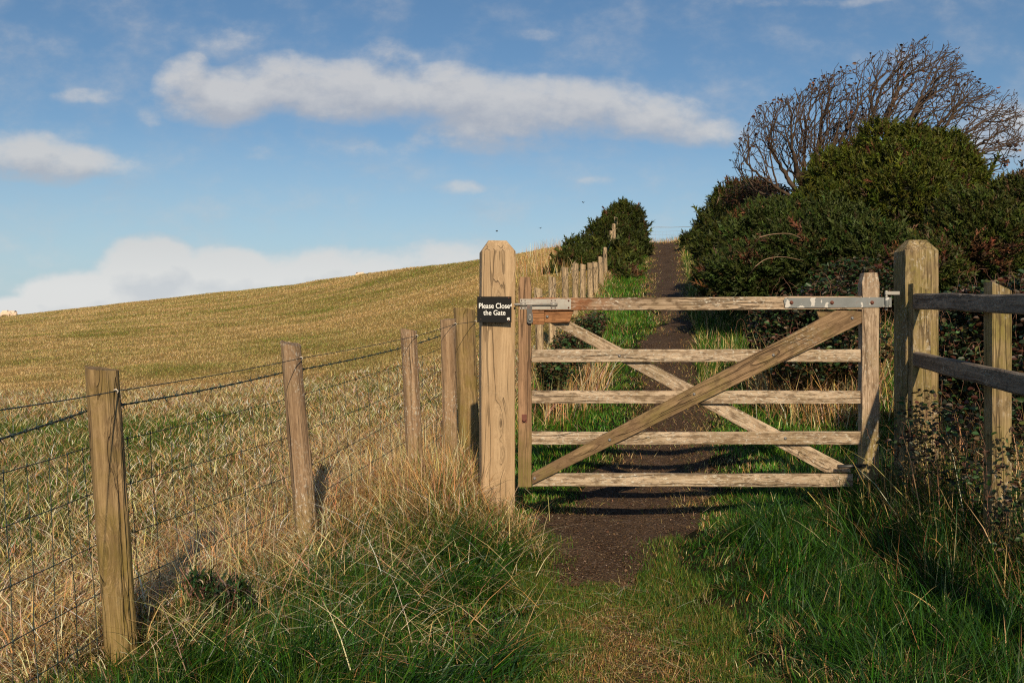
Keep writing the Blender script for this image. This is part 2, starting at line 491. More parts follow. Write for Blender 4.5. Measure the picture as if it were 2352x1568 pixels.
def plank(name, L, w, th, mat, parent, M, seed=0, cham=.004, end='flat', warp=.0015, round_top=0, top=None):
    """board with its length along local x from 0 to L, width w (local z), thickness th (local y)."""
    n = max(6, int(L / .06))
    xs = [L * i / n for i in range(n + 1)]
    f1, f2, f3, f4 = [ring_noise(0, warp, seed * 10 + k) for k in range(4)]
    vs = []; fs = []
    rings = []
    for x in xs:
        s = 1.; ch = 0
        hw = w / 2; ht = th / 2
        k = L - x
        if round_top and k < round_top:
            q = 1 - k / round_top
            hw2 = hw * math.sqrt(max(.0, 1 - q * q * .45))
        else: hw2 = hw
        if top == 'pyramid' and k < .062:
            q = 1 - k / .062
            hw2 = hw - .042 * q; ht = ht - .042 * q
        a, c_ = cham, cham
        pr_ = [(-ht + c_, -hw2), (ht - c_, -hw2), (ht, -hw2 + a), (ht, hw2 - a), (ht - c_, hw2), (-ht + c_, hw2), (-ht, hw2 - a), (-ht, -hw2 + a)]
        dy, d1, d2 = f1(x), f2(x), f3(x)
        rings.append([(x, y + dy * (.5 if y > 0 else 1), z + (d1 if z > 0 else d2)) for y, z in pr_])
    if top == 'pyramid':
        pass
    m_ = len(rings[0])
    for r in rings: vs += r
    for i in range(len(rings) - 1):
        for k in range(m_):
            k2 = (k + 1) % m_
            fs.append((i * m_ + k, i * m_ + k2, (i + 1) * m_ + k2, (i + 1) * m_ + k))
    fs.append(tuple(range(m_))[::-1]); fs.append(tuple((len(rings) - 1) * m_ + k for k in range(m_)))
    mb = MB(); mb.add(vs, fs)
    return mb.obj(name, mat, parent, M)


def axes(p, xdir, ydir):
    x = Vector(xdir).normalized(); y = Vector(ydir)
    z = x.cross(y).normalized(); y = z.cross(x).normalized()
    M = Matrix((x, y, z)).transposed().to_4x4(); M.translation = p
    return M


def pyramid_post(name, top_z, base, w, dpt, rot, mat, label, cat, seed):
    """square post with a four-way weathered top; x local = up"""
    L = top_z - base.z
    root = empty(name, base, label, cat)
    a = math.radians(rot)
    ydir = Vector((-math.sin(a), math.cos(a), 0)) * 1.0     # local y points away from camera
    M = axes(base, (0, 0, 1), ydir)
    n = 26; vs = []; fs = []
    xs = [L - .065] if False else [i * (L - .07) / n for i in range(n + 1)] + [L - .066, L - .045, L - .022, L]
    f = [ring_noise(0, .0012, seed * 7 + k) for k in range(4)]
    rings = []
    c_ = .006
    for x in xs:
        q = max(0, (x - (L - .066)) / .066)
        hw = w / 2 - .045 * q; ht = dpt / 2 - .055 * q
        pr_ = [(-ht + c_, -hw), (ht - c_, -hw), (ht, -hw + c_), (ht, hw - c_), (ht - c_, hw), (-ht + c_, hw), (-ht, hw - c_), (-ht, -hw + c_)]
        rings.append([(x, y + f[0](x) * (1 if y < 0 else -.5), z + (f[1](x) if z > 0 else f[2](x))) for y, z in pr_])
    m_ = 8
    for r in rings: vs += r
    for i in range(len(rings) - 1):
        for k in range(m_):
            k2 = (k + 1) % m_
            fs.append((i * m_ + k, i * m_ + k2, (i + 1) * m_ + k2, (i + 1) * m_ + k))
    fs.append(tuple(range(m_))[::-1]); fs.append(tuple((len(rings) - 1) * m_ + k for k in range(m_)))
    mb = MB(); mb.add(vs, fs)
    mb.obj('post_shaft', mat, root, M)
    return root, M


def round_post(name, p0, p1, r, mat, parent, seed, sides=28, slant=(.25, .1), cracks=3, taper=.93, flat=None):
    """round post from base p0 to top p1 with splits and a weathered slanting top"""
    rr = random.Random(seed)
    ax = (Vector(p1) - Vector(p0)); L = ax.length
    M = axes(Vector(p0), ax, (0.02, 1, 0))
    n = max(10, int(L / .045))
    f = [ring_noise(0, .0022 * r / .055, seed * 5 + k) for k in range(4)]
    crk = [(rr.uniform(math.pi * 1.0, math.pi * 2.0), rr.uniform(0, .35) * L, rr.uniform(.6, 1.02) * L, rr.uniform(.003, .006)) for _ in range(cracks)]
    vs = []; fs = []
    for i in range(n + 1):
        x = L * i / n
        rad0 = r * (1 - (1 - taper) * i / n)
        for k in range(sides):
            w = 2 * math.pi * k / sides
            rad = rad0 + f[0](x + math.sin(w) * .5) + .0016 * math.sin(3 * w + seed) + .0012 * math.sin(7 * w + x * 3)
            for (cw, a, b_, dp) in crk:
                if a < x < b_:
                    dw = abs((w - cw - .12 * math.sin(x * 4 + seed) + math.pi) % (2 * math.pi) - math.pi)
                    if dw < math.pi / sides * 1.05: rad -= dp * min(1, (x - a) / .1)
            y = math.sin(w) * rad; z = math.cos(w) * rad
            xx = x
            if i == n: xx = x + slant[0] * z + slant[1] * y + rr.uniform(-.004, .003)
            elif x > L - .03: xx = x + (slant[0] * z + slant[1] * y) * .4
            vs.append((xx, y, z))
    for i in range(n):
        for k in range(sides):
            k2 = (k + 1) % sides
            fs.append((i * sides + k, i * sides + k2, (i + 1) * sides + k2, (i + 1) * sides + k))
    mb = MB(); mb.add(vs, fs, False)
    mb.add(vs[-sides:], [tuple(range(sides))])
    mb.add(vs[:sides], [tuple(range(sides))])
    o = mb.obj(name, mat, parent, M)
    return o


D = 5.75
S = FP / D


def gpt(px, py, dd=0): return P(px, py, D) + Vector((0, dd, 0))


# --- field gate
gz = float(G(1.0, 5.75))
gate = empty('field_gate', (1.08, 5.78, gz), 'closed five bar wooden gate with crossed braces between the two square posts', 'gate')
MX = lambda p: axes(p, (1, 0, 0), (0, 1, 0))


def rail(name, x0, x1, y0, y1, d0, th, mat, seed, warp=.0012, yoff=0):
    a = gpt(x0, (y0 + y1) / 2, 0); L = (x1 - x0) / S
    # correct for the small offset in depth
    w = (y1 - y0) / S
    return plank(name, L, w, th, mat, gate, axes(a + Vector((0, d0 + th / 2, 0)), (1, 0, 0.0 + yoff), (0, 1, 0)), seed, .003, warp=warp)


rail('top_rail', 1221.5, 1979.5, 683.5, 713, .0, .07, M_TOP, 1, .0012, .004)
rail('rail', 1221.5, 1979.5, 802.5, 832, .02, .028, M_GATE, 2, .0012, .001)
rail('rail', 1221.5, 1979.5, 897.5, 927, .02, .028, M_GATE, 3)
rail('rail', 1221.5, 1979.5, 992, 1021.5, .02, .028, M_GATE, 4)
rail('rail', 1223, 1962, 1088, 1118, .02, .028, M_GATE, 5, .0012, -.001)
# stiles
plank('latch_stile', (1118 - 636) / S + .0, 31 / S, .075, M_STILE, gate, axes(gpt(1205.5, 1118) + Vector((0, .036, 0)), (0, 0, 1), (0, 1, 0)), 6, .004, round_top=.05)
plank('hinge_stile', (1100 - 626) / S, 40 / S, .075, M_HSTILE, gate, axes(gpt(2000, 1100) + Vector((0, .036, 0)), (0, 0, 1), (0, 1, 0)), 7, .004, round_top=.03)


def brace(name, x0, y0, x1, y1, w, d0, th, mat, seed):
    a = gpt(x0, y0); c_ = gpt(x1, y1)
    v = c_ - a
    return plank(name, v.length, w, th, mat, gate, axes(a + Vector((0, d0 + th / 2, 0)), v, (0, 1, 0)), seed, .003)


def brace_cut(name, poly, d0, th, mat):
    """brace outline whose ends are cut to meet the stiles; local x along the length"""
    pts = [gpt(x, y) for x, y in poly]
    v = (pts[1] - pts[0]).normalized()
    M = axes(pts[0] + Vector((0, d0, 0)), v, (0, 1, 0)); Mi = M.inverted()
    q = [Mi @ (p + Vector((0, d0, 0))) for p in pts]
    mb = MB(); mb.prism([(p.x, p.z) for p in q], 0, th)
    return mb.obj(name, mat, gate, M, bevel=.003)


brace_cut('front_brace', [(1222, 1112), (1979, 742), (1979, 716), (1962, 713.5), (1918, 713.5), (1222, 1086)], -.004, .0236, M_GATE2)
brace_cut('rear_brace', [(1262, 740), (1900, 1087), (1962, 1087), (1958, 1075), (1312, 738)], .0486, .024, M_GATE)
# blocks by the latch and the hinge
mb = MB(); mb.prism([(gpt(1221.8, 0).x, gpt(0, 745).z), (gpt(1250, 0).x, gpt(0, 745).z), (gpt(1250, 0).x, gpt(0, 713.3).z), (gpt(1221.8, 0).x, gpt(0, 713.3).z)], 5.748, 5.79)
mb.obj('latch_block', M_BLOCK, gate, bevel=.002)
mb = MB(); mb.prism([(gpt(1250.4, 0).x, gpt(0, 741).z), (gpt(1308, 0).x, gpt(0, 741).z), (gpt(1318, 0).x, gpt(0, 713.3).z), (gpt(1250.4, 0).x, gpt(0, 713.3).z)], 5.765, 5.797)
mb.obj('knee', M_BLOCK, gate, bevel=.002)
mb = MB(); mb.prism([(gpt(1888, 0).x, gpt(0, 741).z), (gpt(1979.5, 0).x, gpt(0, 741).z), (gpt(1979.5, 0).x, gpt(0, 713.3).z), (gpt(1878, 0).x, gpt(0, 713.3).z)], 5.773, 5.797)
mb.obj('knee', M_GATE2, gate, bevel=.002)


def bolt_head(px, py, y, r, mat, parent, name='bolt'):
    p = P(px, py, D); p.y = y
    mb = MB()
    mb.tube([p + Vector((0, .001, 0)), p + Vector((0, -.0015, 0))], r * 1.5, 14)
    mb.tube([p + Vector((0, -.0015, 0)), p + Vector((0, -.006, 0)), p + Vector((0, -.008, 0))], [r, r, r * .6], 6 if name == 'bolt' else 10, smooth=False)
    return mb.obj(name, mat, parent)


for (x, y, yy) in ((1423.5, 817, 5.77), (1594, 905, 5.746), (1776, 815.5, 5.746), (1957, 731, 5.746), (1400, 1010, 5.746), (1228, 1098, 5.746), (1806, 1007, 5.77), (1257, 727, 5.765)):
    bolt_head(x, y, yy, .006, M_BOLT, gate)


# latch assembly
def yplate(mb, x0, x1, y0, y1, ya, yb):
    a = P(x0, y1, D); c_ = P(x1, y0, D)
    mb.box((a.x, ya, a.z), (c_.x, yb, c_.z))


mb = MB(); yplate(mb, 1194, 1311.5, 686.5, 710.5, 5.7455, 5.7492)
lp = mb.obj('latch_plate', M_STEEL, gate, bevel=.0006)
for x0, x1 in ((1195, 1208.5), (1264.5, 1277.5)):
    mb = MB()
    yplate(mb, x0, x1, 687.5, 709.5, 5.7432, 5.7453)
    a = P(x0, 699, D); c_ = P(x1, 699, D)
    mb.tube([(a.x, 5.739, a.z), (c_.x, 5.739, a.z)], .0115, 16)
    mb.obj('bolt_keeper', M_STEEL, lp)
mb = MB(); a = P(1181, 699, D); c_ = P(1280.5, 699, D)
mb.tube([(a.x, 5.737, a.z), (a.x + .002, 5.737, a.z), (c_.x, 5.737, c_.z)], [.0055, .0068, .0068], 14)
mb.obj('sliding_bolt', M_STEEL, lp)
for x in (1198, 1206, 1267, 1275):
    for y in (690, 707): bolt_head(x, y, 5.743, .0022, M_RUST, lp, 'screw')
for y in (690.5, 706.5): bolt_head(1306, y, 5.7455, .0035, M_RUST, lp, 'screw')
mb = MB(); yplate(mb, 1210, 1222, 701, 719, 5.726, 5.7292)
mb.prism([(P(x, 0, D).x, P(0, y, D).z) for x, y in ((1210, 718), (1210, 739), (1214, 743), (1220, 743), (1224, 739), (1224, 718))], 5.7265, 5.7315)
hp = mb.obj('hasp', M_IRON, lp)
mb = MB(); pc = P(1217, 729, D)
mb.tube([(pc.x + .011 * math.cos(w) * .55, 5.72, pc.z + .017 * math.sin(w)) for w in np.linspace(0, 2 * math.pi, 17)], .0035, 8, cap=False)
mb.obj('ring', M_STEEL, hp)
# rusty catch on the stile
mb = MB(); yplate(mb, 1198.5, 1210, 951, 970, 5.744, 5.7478)
ct = mb.obj('catch_plate', M_RUST, gate, bevel=.001)
mb = MB(); a = P(1200, 965, D); c_ = P(1208, 965, D)
mb.tube([(a.x, 5.744, a.z + .004), (a.x + .002, 5.735, a.z), ((a.x + c_.x) / 2, 5.730, a.z - .003), (c_.x - .002, 5.735, c_.z), (c_.x, 5.744, c_.z + .004)], .003, 8)
mb.obj('catch_loop', M_RUST, ct)
# strap hinge
mb = MB()
a, e = P(1799, 684, D), P(2024, 706.5, D)
mb.prism([(P(1799, 0, D).x, P(0, 689, D).z), (P(1803, 0, D).x, P(0, 684, D).z), (P(2024, 0, D).x, P(0, 682.5, D).z), (P(2024, 0, D).x, P(0, 705.5, D).z), (P(1803, 0, D).x, P(0, 707, D).z)], 5.7425, 5.7475)
p_ = P(2036, 694, D)
mb.tube([(p_.x + .001, 5.7455, P(0, 682.5, D).z), (p_.x + .001, 5.7455, P(0, 705.5, D).z)], .0135, 16)
mb.prism([(P(2020, 0, D).x, P(0, 705, D).z), (P(2048, 0, D).x, P(0, 705, D).z), (P(2048, 0, D).x, P(0, 683, D).z), (P(2020, 0, D).x, P(0, 683, D).z)], 5.7492, 5.7545)
sh = mb.obj('strap_hinge', M_STRAP, gate, bevel=.001)
for x in (1817, 1910, 2002): bolt_head(x, 695, 5.7425, .0075, M_RUST, sh)
# lower hinge
mb = MB(); a = P(1926, 1072, 5.72); c_ = P(1990, 1070, 5.72)
mb.tube([(a.x, 5.735, a.z), (c_.x, 5.735, c_.z)], .011, 14)
mb.obj('lower_hinge', M_IRON, gate)

# --- gateposts
bx = P(1139.5, 1100, 5.84)
pl, plM = pyramid_post('gatepost', P(0, 549.5, 5.75).z, Vector((bx.x + .006, 5.84, float(G(-.1, 5.84)) - .3)), .196, .15, 7.5, M_POSTL,
                       'tall tan square gatepost with a sloping four sided top that carries the black sign', 'gatepost', 3)
bx = P(2100, 1000, 5.84)
pr_, prM = pyramid_post('gatepost', P(0, 548.5, 5.75).z, Vector((bx.x + .01, 5.84, float(G(2.4, 5.84)) - .3)), .195, .17, 2.5, M_POSTR,
                        'mossy lichen spotted square gatepost where the gate hinges and the rail fence begins', 'gatepost', 5)
mb = MB()   # hinge pin bracket on the right gatepost
a = P(2040, 673, 5.76)
mb.box((P(2033, 0, 5.76).x, 5.755, P(0, 677, 5.76).z), (P(2066, 0, 5.76).x, 5.775, P(0, 669, 5.76).z))
mb.tube([(P(2036.5, 0, 5.76).x, 5.765, P(0, 712, 5.76).z), (P(2036.5, 0, 5.76).x, 5.765, P(0, 667, 5.76).z)], .008, 12)
mb.obj('hinge_pin', M_STEEL, pr_, bevel=.001)

# --- sign
sgn_c = P(1135.5, 710.5, 5.715)
sign = empty('gate_sign', sgn_c, 'small black sign with white words fixed to the tan gatepost', 'sign')
a_ = math.radians(7.5)
sM = Matrix.Translation(sgn_c) @ Matrix.Rotation(a_ * .35, 4, 'Z')
SW, SH = 79 / FP * 5.715, 59 / FP * 5.715
mb = MB(); mb.box((-SW / 2, 0, -SH / 2), (SW / 2, .003, SH / 2))
brd = mb.obj('sign_board', M_SIGN, sign, sM, bevel=.0006)


def text_mesh(txt, width, height, cx, cz, bold=.009):
    cu = bpy.data.curves.new('txt', 'FONT'); cu.body = txt; cu.offset = bold; cu.align_x = 'CENTER'; cu.extrude = .01
    cu.space_character = 1.0
    ob = bpy.data.objects.new('tmp', cu); COL.objects.link(ob)
    bpy.context.view_layer.update()
    me_ = bpy.data.meshes.new_from_object(ob)
    bpy.data.objects.remove(ob)
    n = len(me_.vertices); co = np.zeros(n * 3); me_.vertices.foreach_get('co', co); co = co.reshape(-1, 3)
    lo, hi = co.min(0), co.max(0)
    out = np.zeros_like(co)
    out[:, 0] = (co[:, 0] - (lo[0] + hi[0]) / 2) / (hi[0] - lo[0]) * width + cx
    out[:, 2] = (co[:, 1] - (lo[1] + hi[1]) / 2) / (hi[1] - lo[1]) * height + cz
    out[:, 1] = -.0006 - (co[:, 2] - lo[2]) / (hi[2] - lo[2]) * .0005
    me_.vertices.foreach_set('co', out.ravel()); me_.update()
    return me_


k_ = 5.715 / FP
link('lettering', text_mesh('Please Close', 71 * k_, 12.2 * k_, 0 * k_, 8.3 * k_), M_WHITE, sign, sM)['label'] = 'white words Please Close'
link('lettering', text_mesh('the Gate', 51 * k_, 11.6 * k_, 0 * k_, -7.3 * k_), M_WHITE, sign, sM)['label'] = 'white words the Gate'
mb = MB()   # small white leaf-spray emblem
for (x, z, r, w) in ((30.5, -20.5, 2.1, .6), (33.8, -19.8, 2.0, 2.4), (32.2, -22.2, 1.7, 1.2), (34.4, -23.2, 1.8, 2.2), (30.6, -23.4, 1.6, .9)):
    pts = []
    for q in np.linspace(0, 2 * math.pi, 10, endpoint=False):
        a1 = r * math.cos(q) * (1 + .12 * math.cos(5 * q)); b1 = r * .6 * math.sin(q)
        pts.append(((x + a1 * math.cos(w) - b1 * math.sin(w)) * k_, (z + a1 * math.sin(w) + b1 * math.cos(w)) * k_))
    mb.prism(pts, -.0011, -.0004)
mb.obj('emblem', M_WHITE, sign, sM)
for (x, z) in ((-32, 26), (33, 26.5), (-31, -23), (33, -26)):
    mb = MB(); mb.tube([(x * k_, 0, z * k_), (x * k_, -.0018, z * k_)], .0035, 10); mb.obj('screw', M_RUST if x > 0 else M_IRON, sign, sM)
mb = MB(); mb.prism([(36.5 * k_, 9 * k_), (39.4 * k_, 14 * k_), (39.4 * k_, 7 * k_), (38 * k_, 6 * k_)], -.0009, -.0003)
mb.obj('chip', M_WHITE, sign, sM)

# --- wire fence near side
FENCE = empty('wire_fence', (-1.5, 3.8, float(G(-1.5, 3.8))), 'near wire fence of round posts running from the left up to the tan gatepost', 'fence')
fp = [  # top px, base px (at z), depth, radius, material
    ((233, 846), (279, 1531), 3.8, .0615, M_FP, 'thick olive stained round post nearest the camera'),
    ((667, 788), (704, 1215), 5.55, .060, M_FP2, 'round post with split grey top, second from the left'),
    ((939, 757), (957, 1130), 7.0, .058, M_FP2, 'pale flaking round post'),
    ((1029, 733), (1036, 1075), 7.45, .057, M_FP2, 'thin post in front of the thick strainer post'),
    ((1066, 709), (1080, 1060), 7.9, .088, M_FP, 'thick strainer post beside the gatepost'),
]
tops = []
for i, (tp, bs, d, r, mt, lb) in enumerate(fp):
    T = P(tp[0], tp[1], d); B = P(bs[0], bs[1], d)
    dirv = (T - B).normalized()
    g0 = float(G(B.x, B.y)) - .25
    B2 = B + dirv * ((g0 - B.z) / dirv.z)
    sl = [(.22, .05), (.3, .1), (.2, 0), (.0, .1), (.12, 0)][i]
    o = round_post('post', B2, T, r, mt, FENCE, 31 + i, 40 if i == 0 else 30, (sl[0] * -1 * -1, sl[1]), 3 if i == 0 else 2, .95)
    o['label'] = lb
    tops.append((T, B, r, o))
# wires. each line passes the posts at given heights below the post top
post_xy = []


def off_pt(i, z, side, rr=1.0):
    T, B, r, o = tops[i]
    k = (z - B.z) / (T.z - B.z)
    c_ = B.lerp(T, k)
    return c_ + Vector((side * r * rr, -.35 * r * side, 0))


def sag_line(pts, seg=.12, sag=.0):
    out = [pts[0]]
    for a1, b1 in zip(pts[:-1], pts[1:]):
        n = max(2, int((b1 - a1).length / seg))
        for i in range(1, n + 1):
            k = i / n
            p = a1.lerp(b1, k); p.z -= sag * 4 * k * (1 - k) * (b1 - a1).length
            out.append(p)
    return out


def zpx(py, d): return EYE - (py - CY) / FP * d


top_line = [P(-260, 975, 2.3), off_pt(0, zpx(897, 3.8), 1.03), off_pt(1, zpx(822, 5.55), 1.03), off_pt(2, zpx(771, 7.0), 1.03), off_pt(3, zpx(744, 7.45), 1.03), off_pt(4, zpx(738, 7.9), 1.03)]
mb = MB(); mb.tube(sag_line(top_line, .1, .004), .0021, 6)
mb.obj('top_wire', M_WIRE, FENCE)
barb = [P(-420, 1120, 2.1), off_pt(0, zpx(940, 3.85), -1.05), off_pt(1, zpx(855, 5.6), -1.05), off_pt(2, zpx(799, 7.0), -1.05), off_pt(3, zpx(771, 7.45), -1.05), off_pt(4, zpx(760, 7.9), -1.05)]
bl = sag_line(barb, .02, .006)
mb = MB()
s1, s2 = [], []
for i, p in enumerate(bl):
    w = i * .02 * 2 * math.pi / .09
    o1 = Vector((0, math.cos(w), math.sin(w))) * .0022
    s1.append(p + o1); s2.append(p - o1)
mb.tube(s1, .0024, 5); mb.tube(s2, .0024, 5)
acc = 0; nxt = .05
for i in range(1, len(bl)):
    acc += (bl[i] - bl[i - 1]).length
    if acc > nxt:
        nxt += .105
        p = bl[i]; dr_ = (bl[i] - bl[i - 1]).normalized()
        mb.tube([p - dr_ * .008, p + dr_ * .008], .0058, 6)
        for k in range(4):
            w = random.uniform(0, 6.28)
            side = dr_.cross(Vector((0, 0, 1))).normalized()
            dd = side * math.cos(w) + Vector((0, 0, 1)) * math.sin(w) + dr_ * random.uniform(-.4, .4)
            mb.tube([p, p + dd.normalized() * .023], [.0020, .0009], 4)
mb.obj('barbed_wire', M_WIRE, FENCE)
# stock netting: horizontal wires at heights under the barb
mb = MB()
hz = [(1024, 917, 838, 800), (1129, 1003, 898, 850), (1246, 1090, 957, 905), (1355, 1165, 1015, 955), (1450, 1225, 1062, 1000), (1520, 1275, 1100, 1040)]
lines = []
for a0, a1, a2, a3 in hz:
    pts = [P(-520, a0 + (a0 - CY) * .62 + 60, 2.1), off_pt(0, zpx(a0, 3.85), -1.08), off_pt(1, zpx(a1, 5.6), -1.08), off_pt(2, zpx(a2, 7.0), -1.08), off_pt(3, zpx(a3, 7.45), -1.08), off_pt(4, zpx(a3 - 12, 7.9), -1.08)]
    lines.append(pts); L_ = sag_line(pts, .12, .002)
    mb.tube([p + Vector((0, 0, random.uniform(-.0015, .0015))) for p in L_], .0019, 5)
for s_ in range(5):
    Ls = (lines[0][s_ + 1] - lines[0][s_]).length
    n = max(1, int(Ls / .15))
    for i in range(n):
        k = (i + .5) / n
        col_ = [l[s_].lerp(l[s_ + 1], k) + Vector((random.uniform(-.006, .006), 0, 0)) for l in lines]
        mb.tube(col_, .0017, 4)
        for p in col_: mb.tube([p + Vector((0, 0, -.006)), p + Vector((0, 0, .006))], .0028, 5)
mb.obj('stock_netting', M_WIRE, FENCE)
for i in range(5):
    T, B, r, o = tops[i]
    p = top_line[i + 1]
    mb = MB(); mb.tube([p + Vector((-.012, -.004, .004)), p + Vector((.0, -.009, .007)), p + Vector((.006, -.006, 0)), p + Vector((0, -.006, -.010))], .0028, 7)
    mb.obj('staple', M_STAPLE, o)

# --- wire fence beyond the gate
F2 = empty('wire_fence', (.56, 14, float(G(.56, 14))), 'farther wire fence of weathered posts climbing the hill beside the path', 'fence')
fp2 = [(1236, 662, 12.2, 19), (1268, 636, 14, 18), (1297.5, 614, 15.6, 16), (1322.5, 604.5, 17.2, 14.5), (1339.5, 607, 18.6, 14), (1355, 604, 19.8, 13), (1366.5, 602, 20.8, 12.5), (1378.5, 590, 22.6, 11.5),
       (1389.5, 568, 25, 10), (1404.5, 530, 28.4, 9), (1409.5, 514, 29.4, 8.6), (1414.5, 499, 30.6, 8.2)]
t2 = []
for i, (px, py, d, w) in enumerate(fp2):
    T = P(px, py, d); r = w / FP * d / 2
    g0 = float(G(T.x, d)) - .2
    B = Vector((T.x + random.uniform(-.02, .05), d, g0))
    o = round_post('post', B, T, r, M_FP3, F2, 60 + i, 16, (random.uniform(.1, .35), 0), 2, .95)
    t2.append((T, r))
mb = MB()
for dz in (.10, .26, .42, .6, .8):
    pts = [Vector((T.x - r * (1 if dz > .15 else -.9), T.y, T.z - dz)) for T, r in t2]
    pts = [Vector((-.3, 8.2, pts[0].z - .35))] + pts
    mb.tube(sag_line(pts, .5, .004), .003, 4)
for i in range(len(t2) - 1):
    a1, b1 = t2[i][0], t2[i + 1][0]
    n = max(2, int((b1 - a1).length / .18))
    for k in range(n):
        p = a1.lerp(b1, (k + .5) / n); p.x -= .05
        mb.tube([p + Vector((0, 0, -.26)), p + Vector((0, 0, -.8))], .0018, 3)
mb.obj('wires', M_WIRE, F2)

# --- wire fence across the top of the path
F3 = empty('wire_fence', (6.7, 36, 5.2), 'thin wire fence crossing the sky above the top of the path', 'fence')
d = 36.0
for (px, py) in ((1604.5, 512), (1440, 512)):
    T = P(px, py, d); g0 = float(G(T.x, d)) - .3
    round_post('post', Vector((T.x, d, g0)), T, .06, M_FP3, F3, 80 + px, 14, (.1, 0), 1)
mb = MB()
for y0, y1 in ((518, 521), (521, 521.5)):
    mb.tube([P(1440, y0, d), P(1480, y0 + 1.5, d), P(1540, y1 + 1, d), P(1604, y1 - 1, d)], .004, 4)
for k in range(5):
    y = 530 + k * 8
    mb.tube([P(1440, y, d), P(1520, y + 2, d), P(1604, y - 2, d)], .002, 4)
for k in range(15):
    x = 1480 + k * 8.4
    mb.tube([P(x, 531, d), P(x, 568, d)], .0016, 3)
mb.obj('wires', M_STEEL, F3)
st = empty('timber_step', P(1540, 563, 35.2), 'low brown timber lying across the top of the path', 'step')
mb = MB(); a1 = P(1518, 566, 35.2); b1 = P(1562, 556, 35.2)
mb.box((a1.x, 35.1, a1.z - .1), (b1.x, 35.25, b1.z)); mb.obj('board', M_CUT, st, bevel=.01)

# --- post and rail fence on the right
RF = empty('rail_fence', (2.2, 4.6, float(G(2.3, 4.6))), 'dark two rail wooden fence leading from the mossy gatepost towards the camera', 'fence')
fdir = Vector((-.13, -1, -.0477))


def frail(name, py0, py1, seed, L=3.1):
    p0 = P(2085, py0, 5.80); p1 = P(2085, py1, 5.80)
    c_ = (p0 + p1) / 2 + Vector((.02, 0, 0))
    w = (p0 - p1).length
    M = axes(c_, fdir, (-1, .13, 0))
    return plank(name, L, w, .04, M_RAIL, RF, M, seed, .007, warp=.003)


frail('rail', 674.5, 709, 91)
frail('rail', 804, 838, 92)
for (px, pw, d, ptop, mt) in ((2119, 42, 5.68, 660, M_POSTR), (2303.5, 47, 4.55, 657, M_POSTR)):
    T = P(px, ptop, d); w = pw / FP * d
    g0 = float(G(T.x, d)) - .3
    mb_M = axes(Vector((T.x, d + .05, g0)), (0, 0, 1), (-math.sin(.04), math.cos(.04), 0))
    o = plank('post', T.z - g0, w, .085, mt, RF, mb_M, int(px), .005)
    # slanted cut top
    me_ = o.data
    zs = [v.co.x for v in me_.vertices]; mx = max(zs)
    for v in me_.vertices:
        if v.co.x > mx - 1e-4: v.co.x += v.co.z * .45
gx_ = P(2119, 0, 5.68)
T = Vector((1.86, 2.85, 0)); g0 = float(G(1.9, 2.85)) - .3
plank('post', zpx(675, 5.8) - .0477 * 2.95 - g0 + .06, .095, .085, M_POSTR, RF, axes(Vector((2.0, 2.9, g0)), (0, 0, 1), (0, 1, 0)), 95, .005)


# ------------------------------------------------------------------ vegetation
def jitter_col(base, n, v=.25, hue=.12):
    b_ = np.asarray(base, float)
    if b_.ndim == 1: b_ = np.tile(b_, (n, 1))
    k = RNG.lognormal(0, v, (n, 1)); h = 1 + RNG.normal(0, hue, (n, 3))
    return np.clip(b_ * k * h, .002, .9)


def blades(X, Y, L, W, lean, col, az=None, curl=.9, z0=None, wj=.7, base=.35):
    n = len(X)
    L = np.broadcast_to(L, n).astype(float) * (1 - .62 * np.exp(-((X + 1.47) / .16) ** 2 - ((Y - 3.6) / .28) ** 2)) * (1 - .45 * np.exp(-((X + 1.17) / .14) ** 2 - ((Y - 5.3) / .3) ** 2)); W = np.broadcast_to(W, n).astype(float); lean = np.broadcast_to(lean, n).astype(float)
    if az is None: az = RNG.uniform(0, 2 * np.pi, n)
    z = (G(X, Y) if z0 is None else z0) - .008
    ts = np.array([0, .34, .7, 1.0])
    pts = []
    h = np.zeros(n); v = np.zeros(n)
    pts.append((h.copy(), v.copy()))
    for i in range(1, 4):
        dt = ts[i] - ts[i - 1]; tm = (ts[i] + ts[i - 1]) / 2
        th = lean * (base + curl * tm * 1.2)
        h = h + np.sin(th) * dt * L; v = v + np.cos(th) * dt * L
        pts.append((h.copy(), v.copy()))
    wa = az + np.pi / 2 + RNG.normal(0, wj, n)
    wx, wy = np.cos(wa), np.sin(wa)
    ws = [1, .9, .55]
    V = np.zeros((n, 7, 3), np.float32)
    for i in range(3):
        cx = X + np.cos(az) * pts[i][0]; cy = Y + np.sin(az) * pts[i][0]; cz = z + pts[i][1]
        for s_, sg in ((0, -1), (1, 1)):
            V[:, i * 2 + s_, 0] = cx + sg * wx * W * ws[i] / 2
            V[:, i * 2 + s_, 1] = cy + sg * wy * W * ws[i] / 2
            V[:, i * 2 + s_, 2] = cz
    V[:, 6, 0] = X + np.cos(az) * pts[3][0]; V[:, 6, 1] = Y + np.sin(az) * pts[3][0]; V[:, 6, 2] = z + pts[3][1]
    C = np.repeat(col[:, None, :], 7, 1)
    return V, C


def blade_obj(name, batches, mat, label, cat):
    V = np.concatenate([b_[0] for b_ in batches]); C = np.concatenate([b_[1] for b_ in batches])
    n = len(V); base = (np.arange(n) * 7)[:, None]
    q = np.concatenate([base + np.array([0, 1, 3, 2]), base + np.array([2, 3, 5, 4])])
    t_ = base + np.array([4, 5, 6])
    me_ = np_mesh(name, V.reshape(-1, 3), q, t_, C.reshape(-1, 3))
    o = link(name, me_, mat)
    setp(o, label, cat, None, 'stuff')
    return o


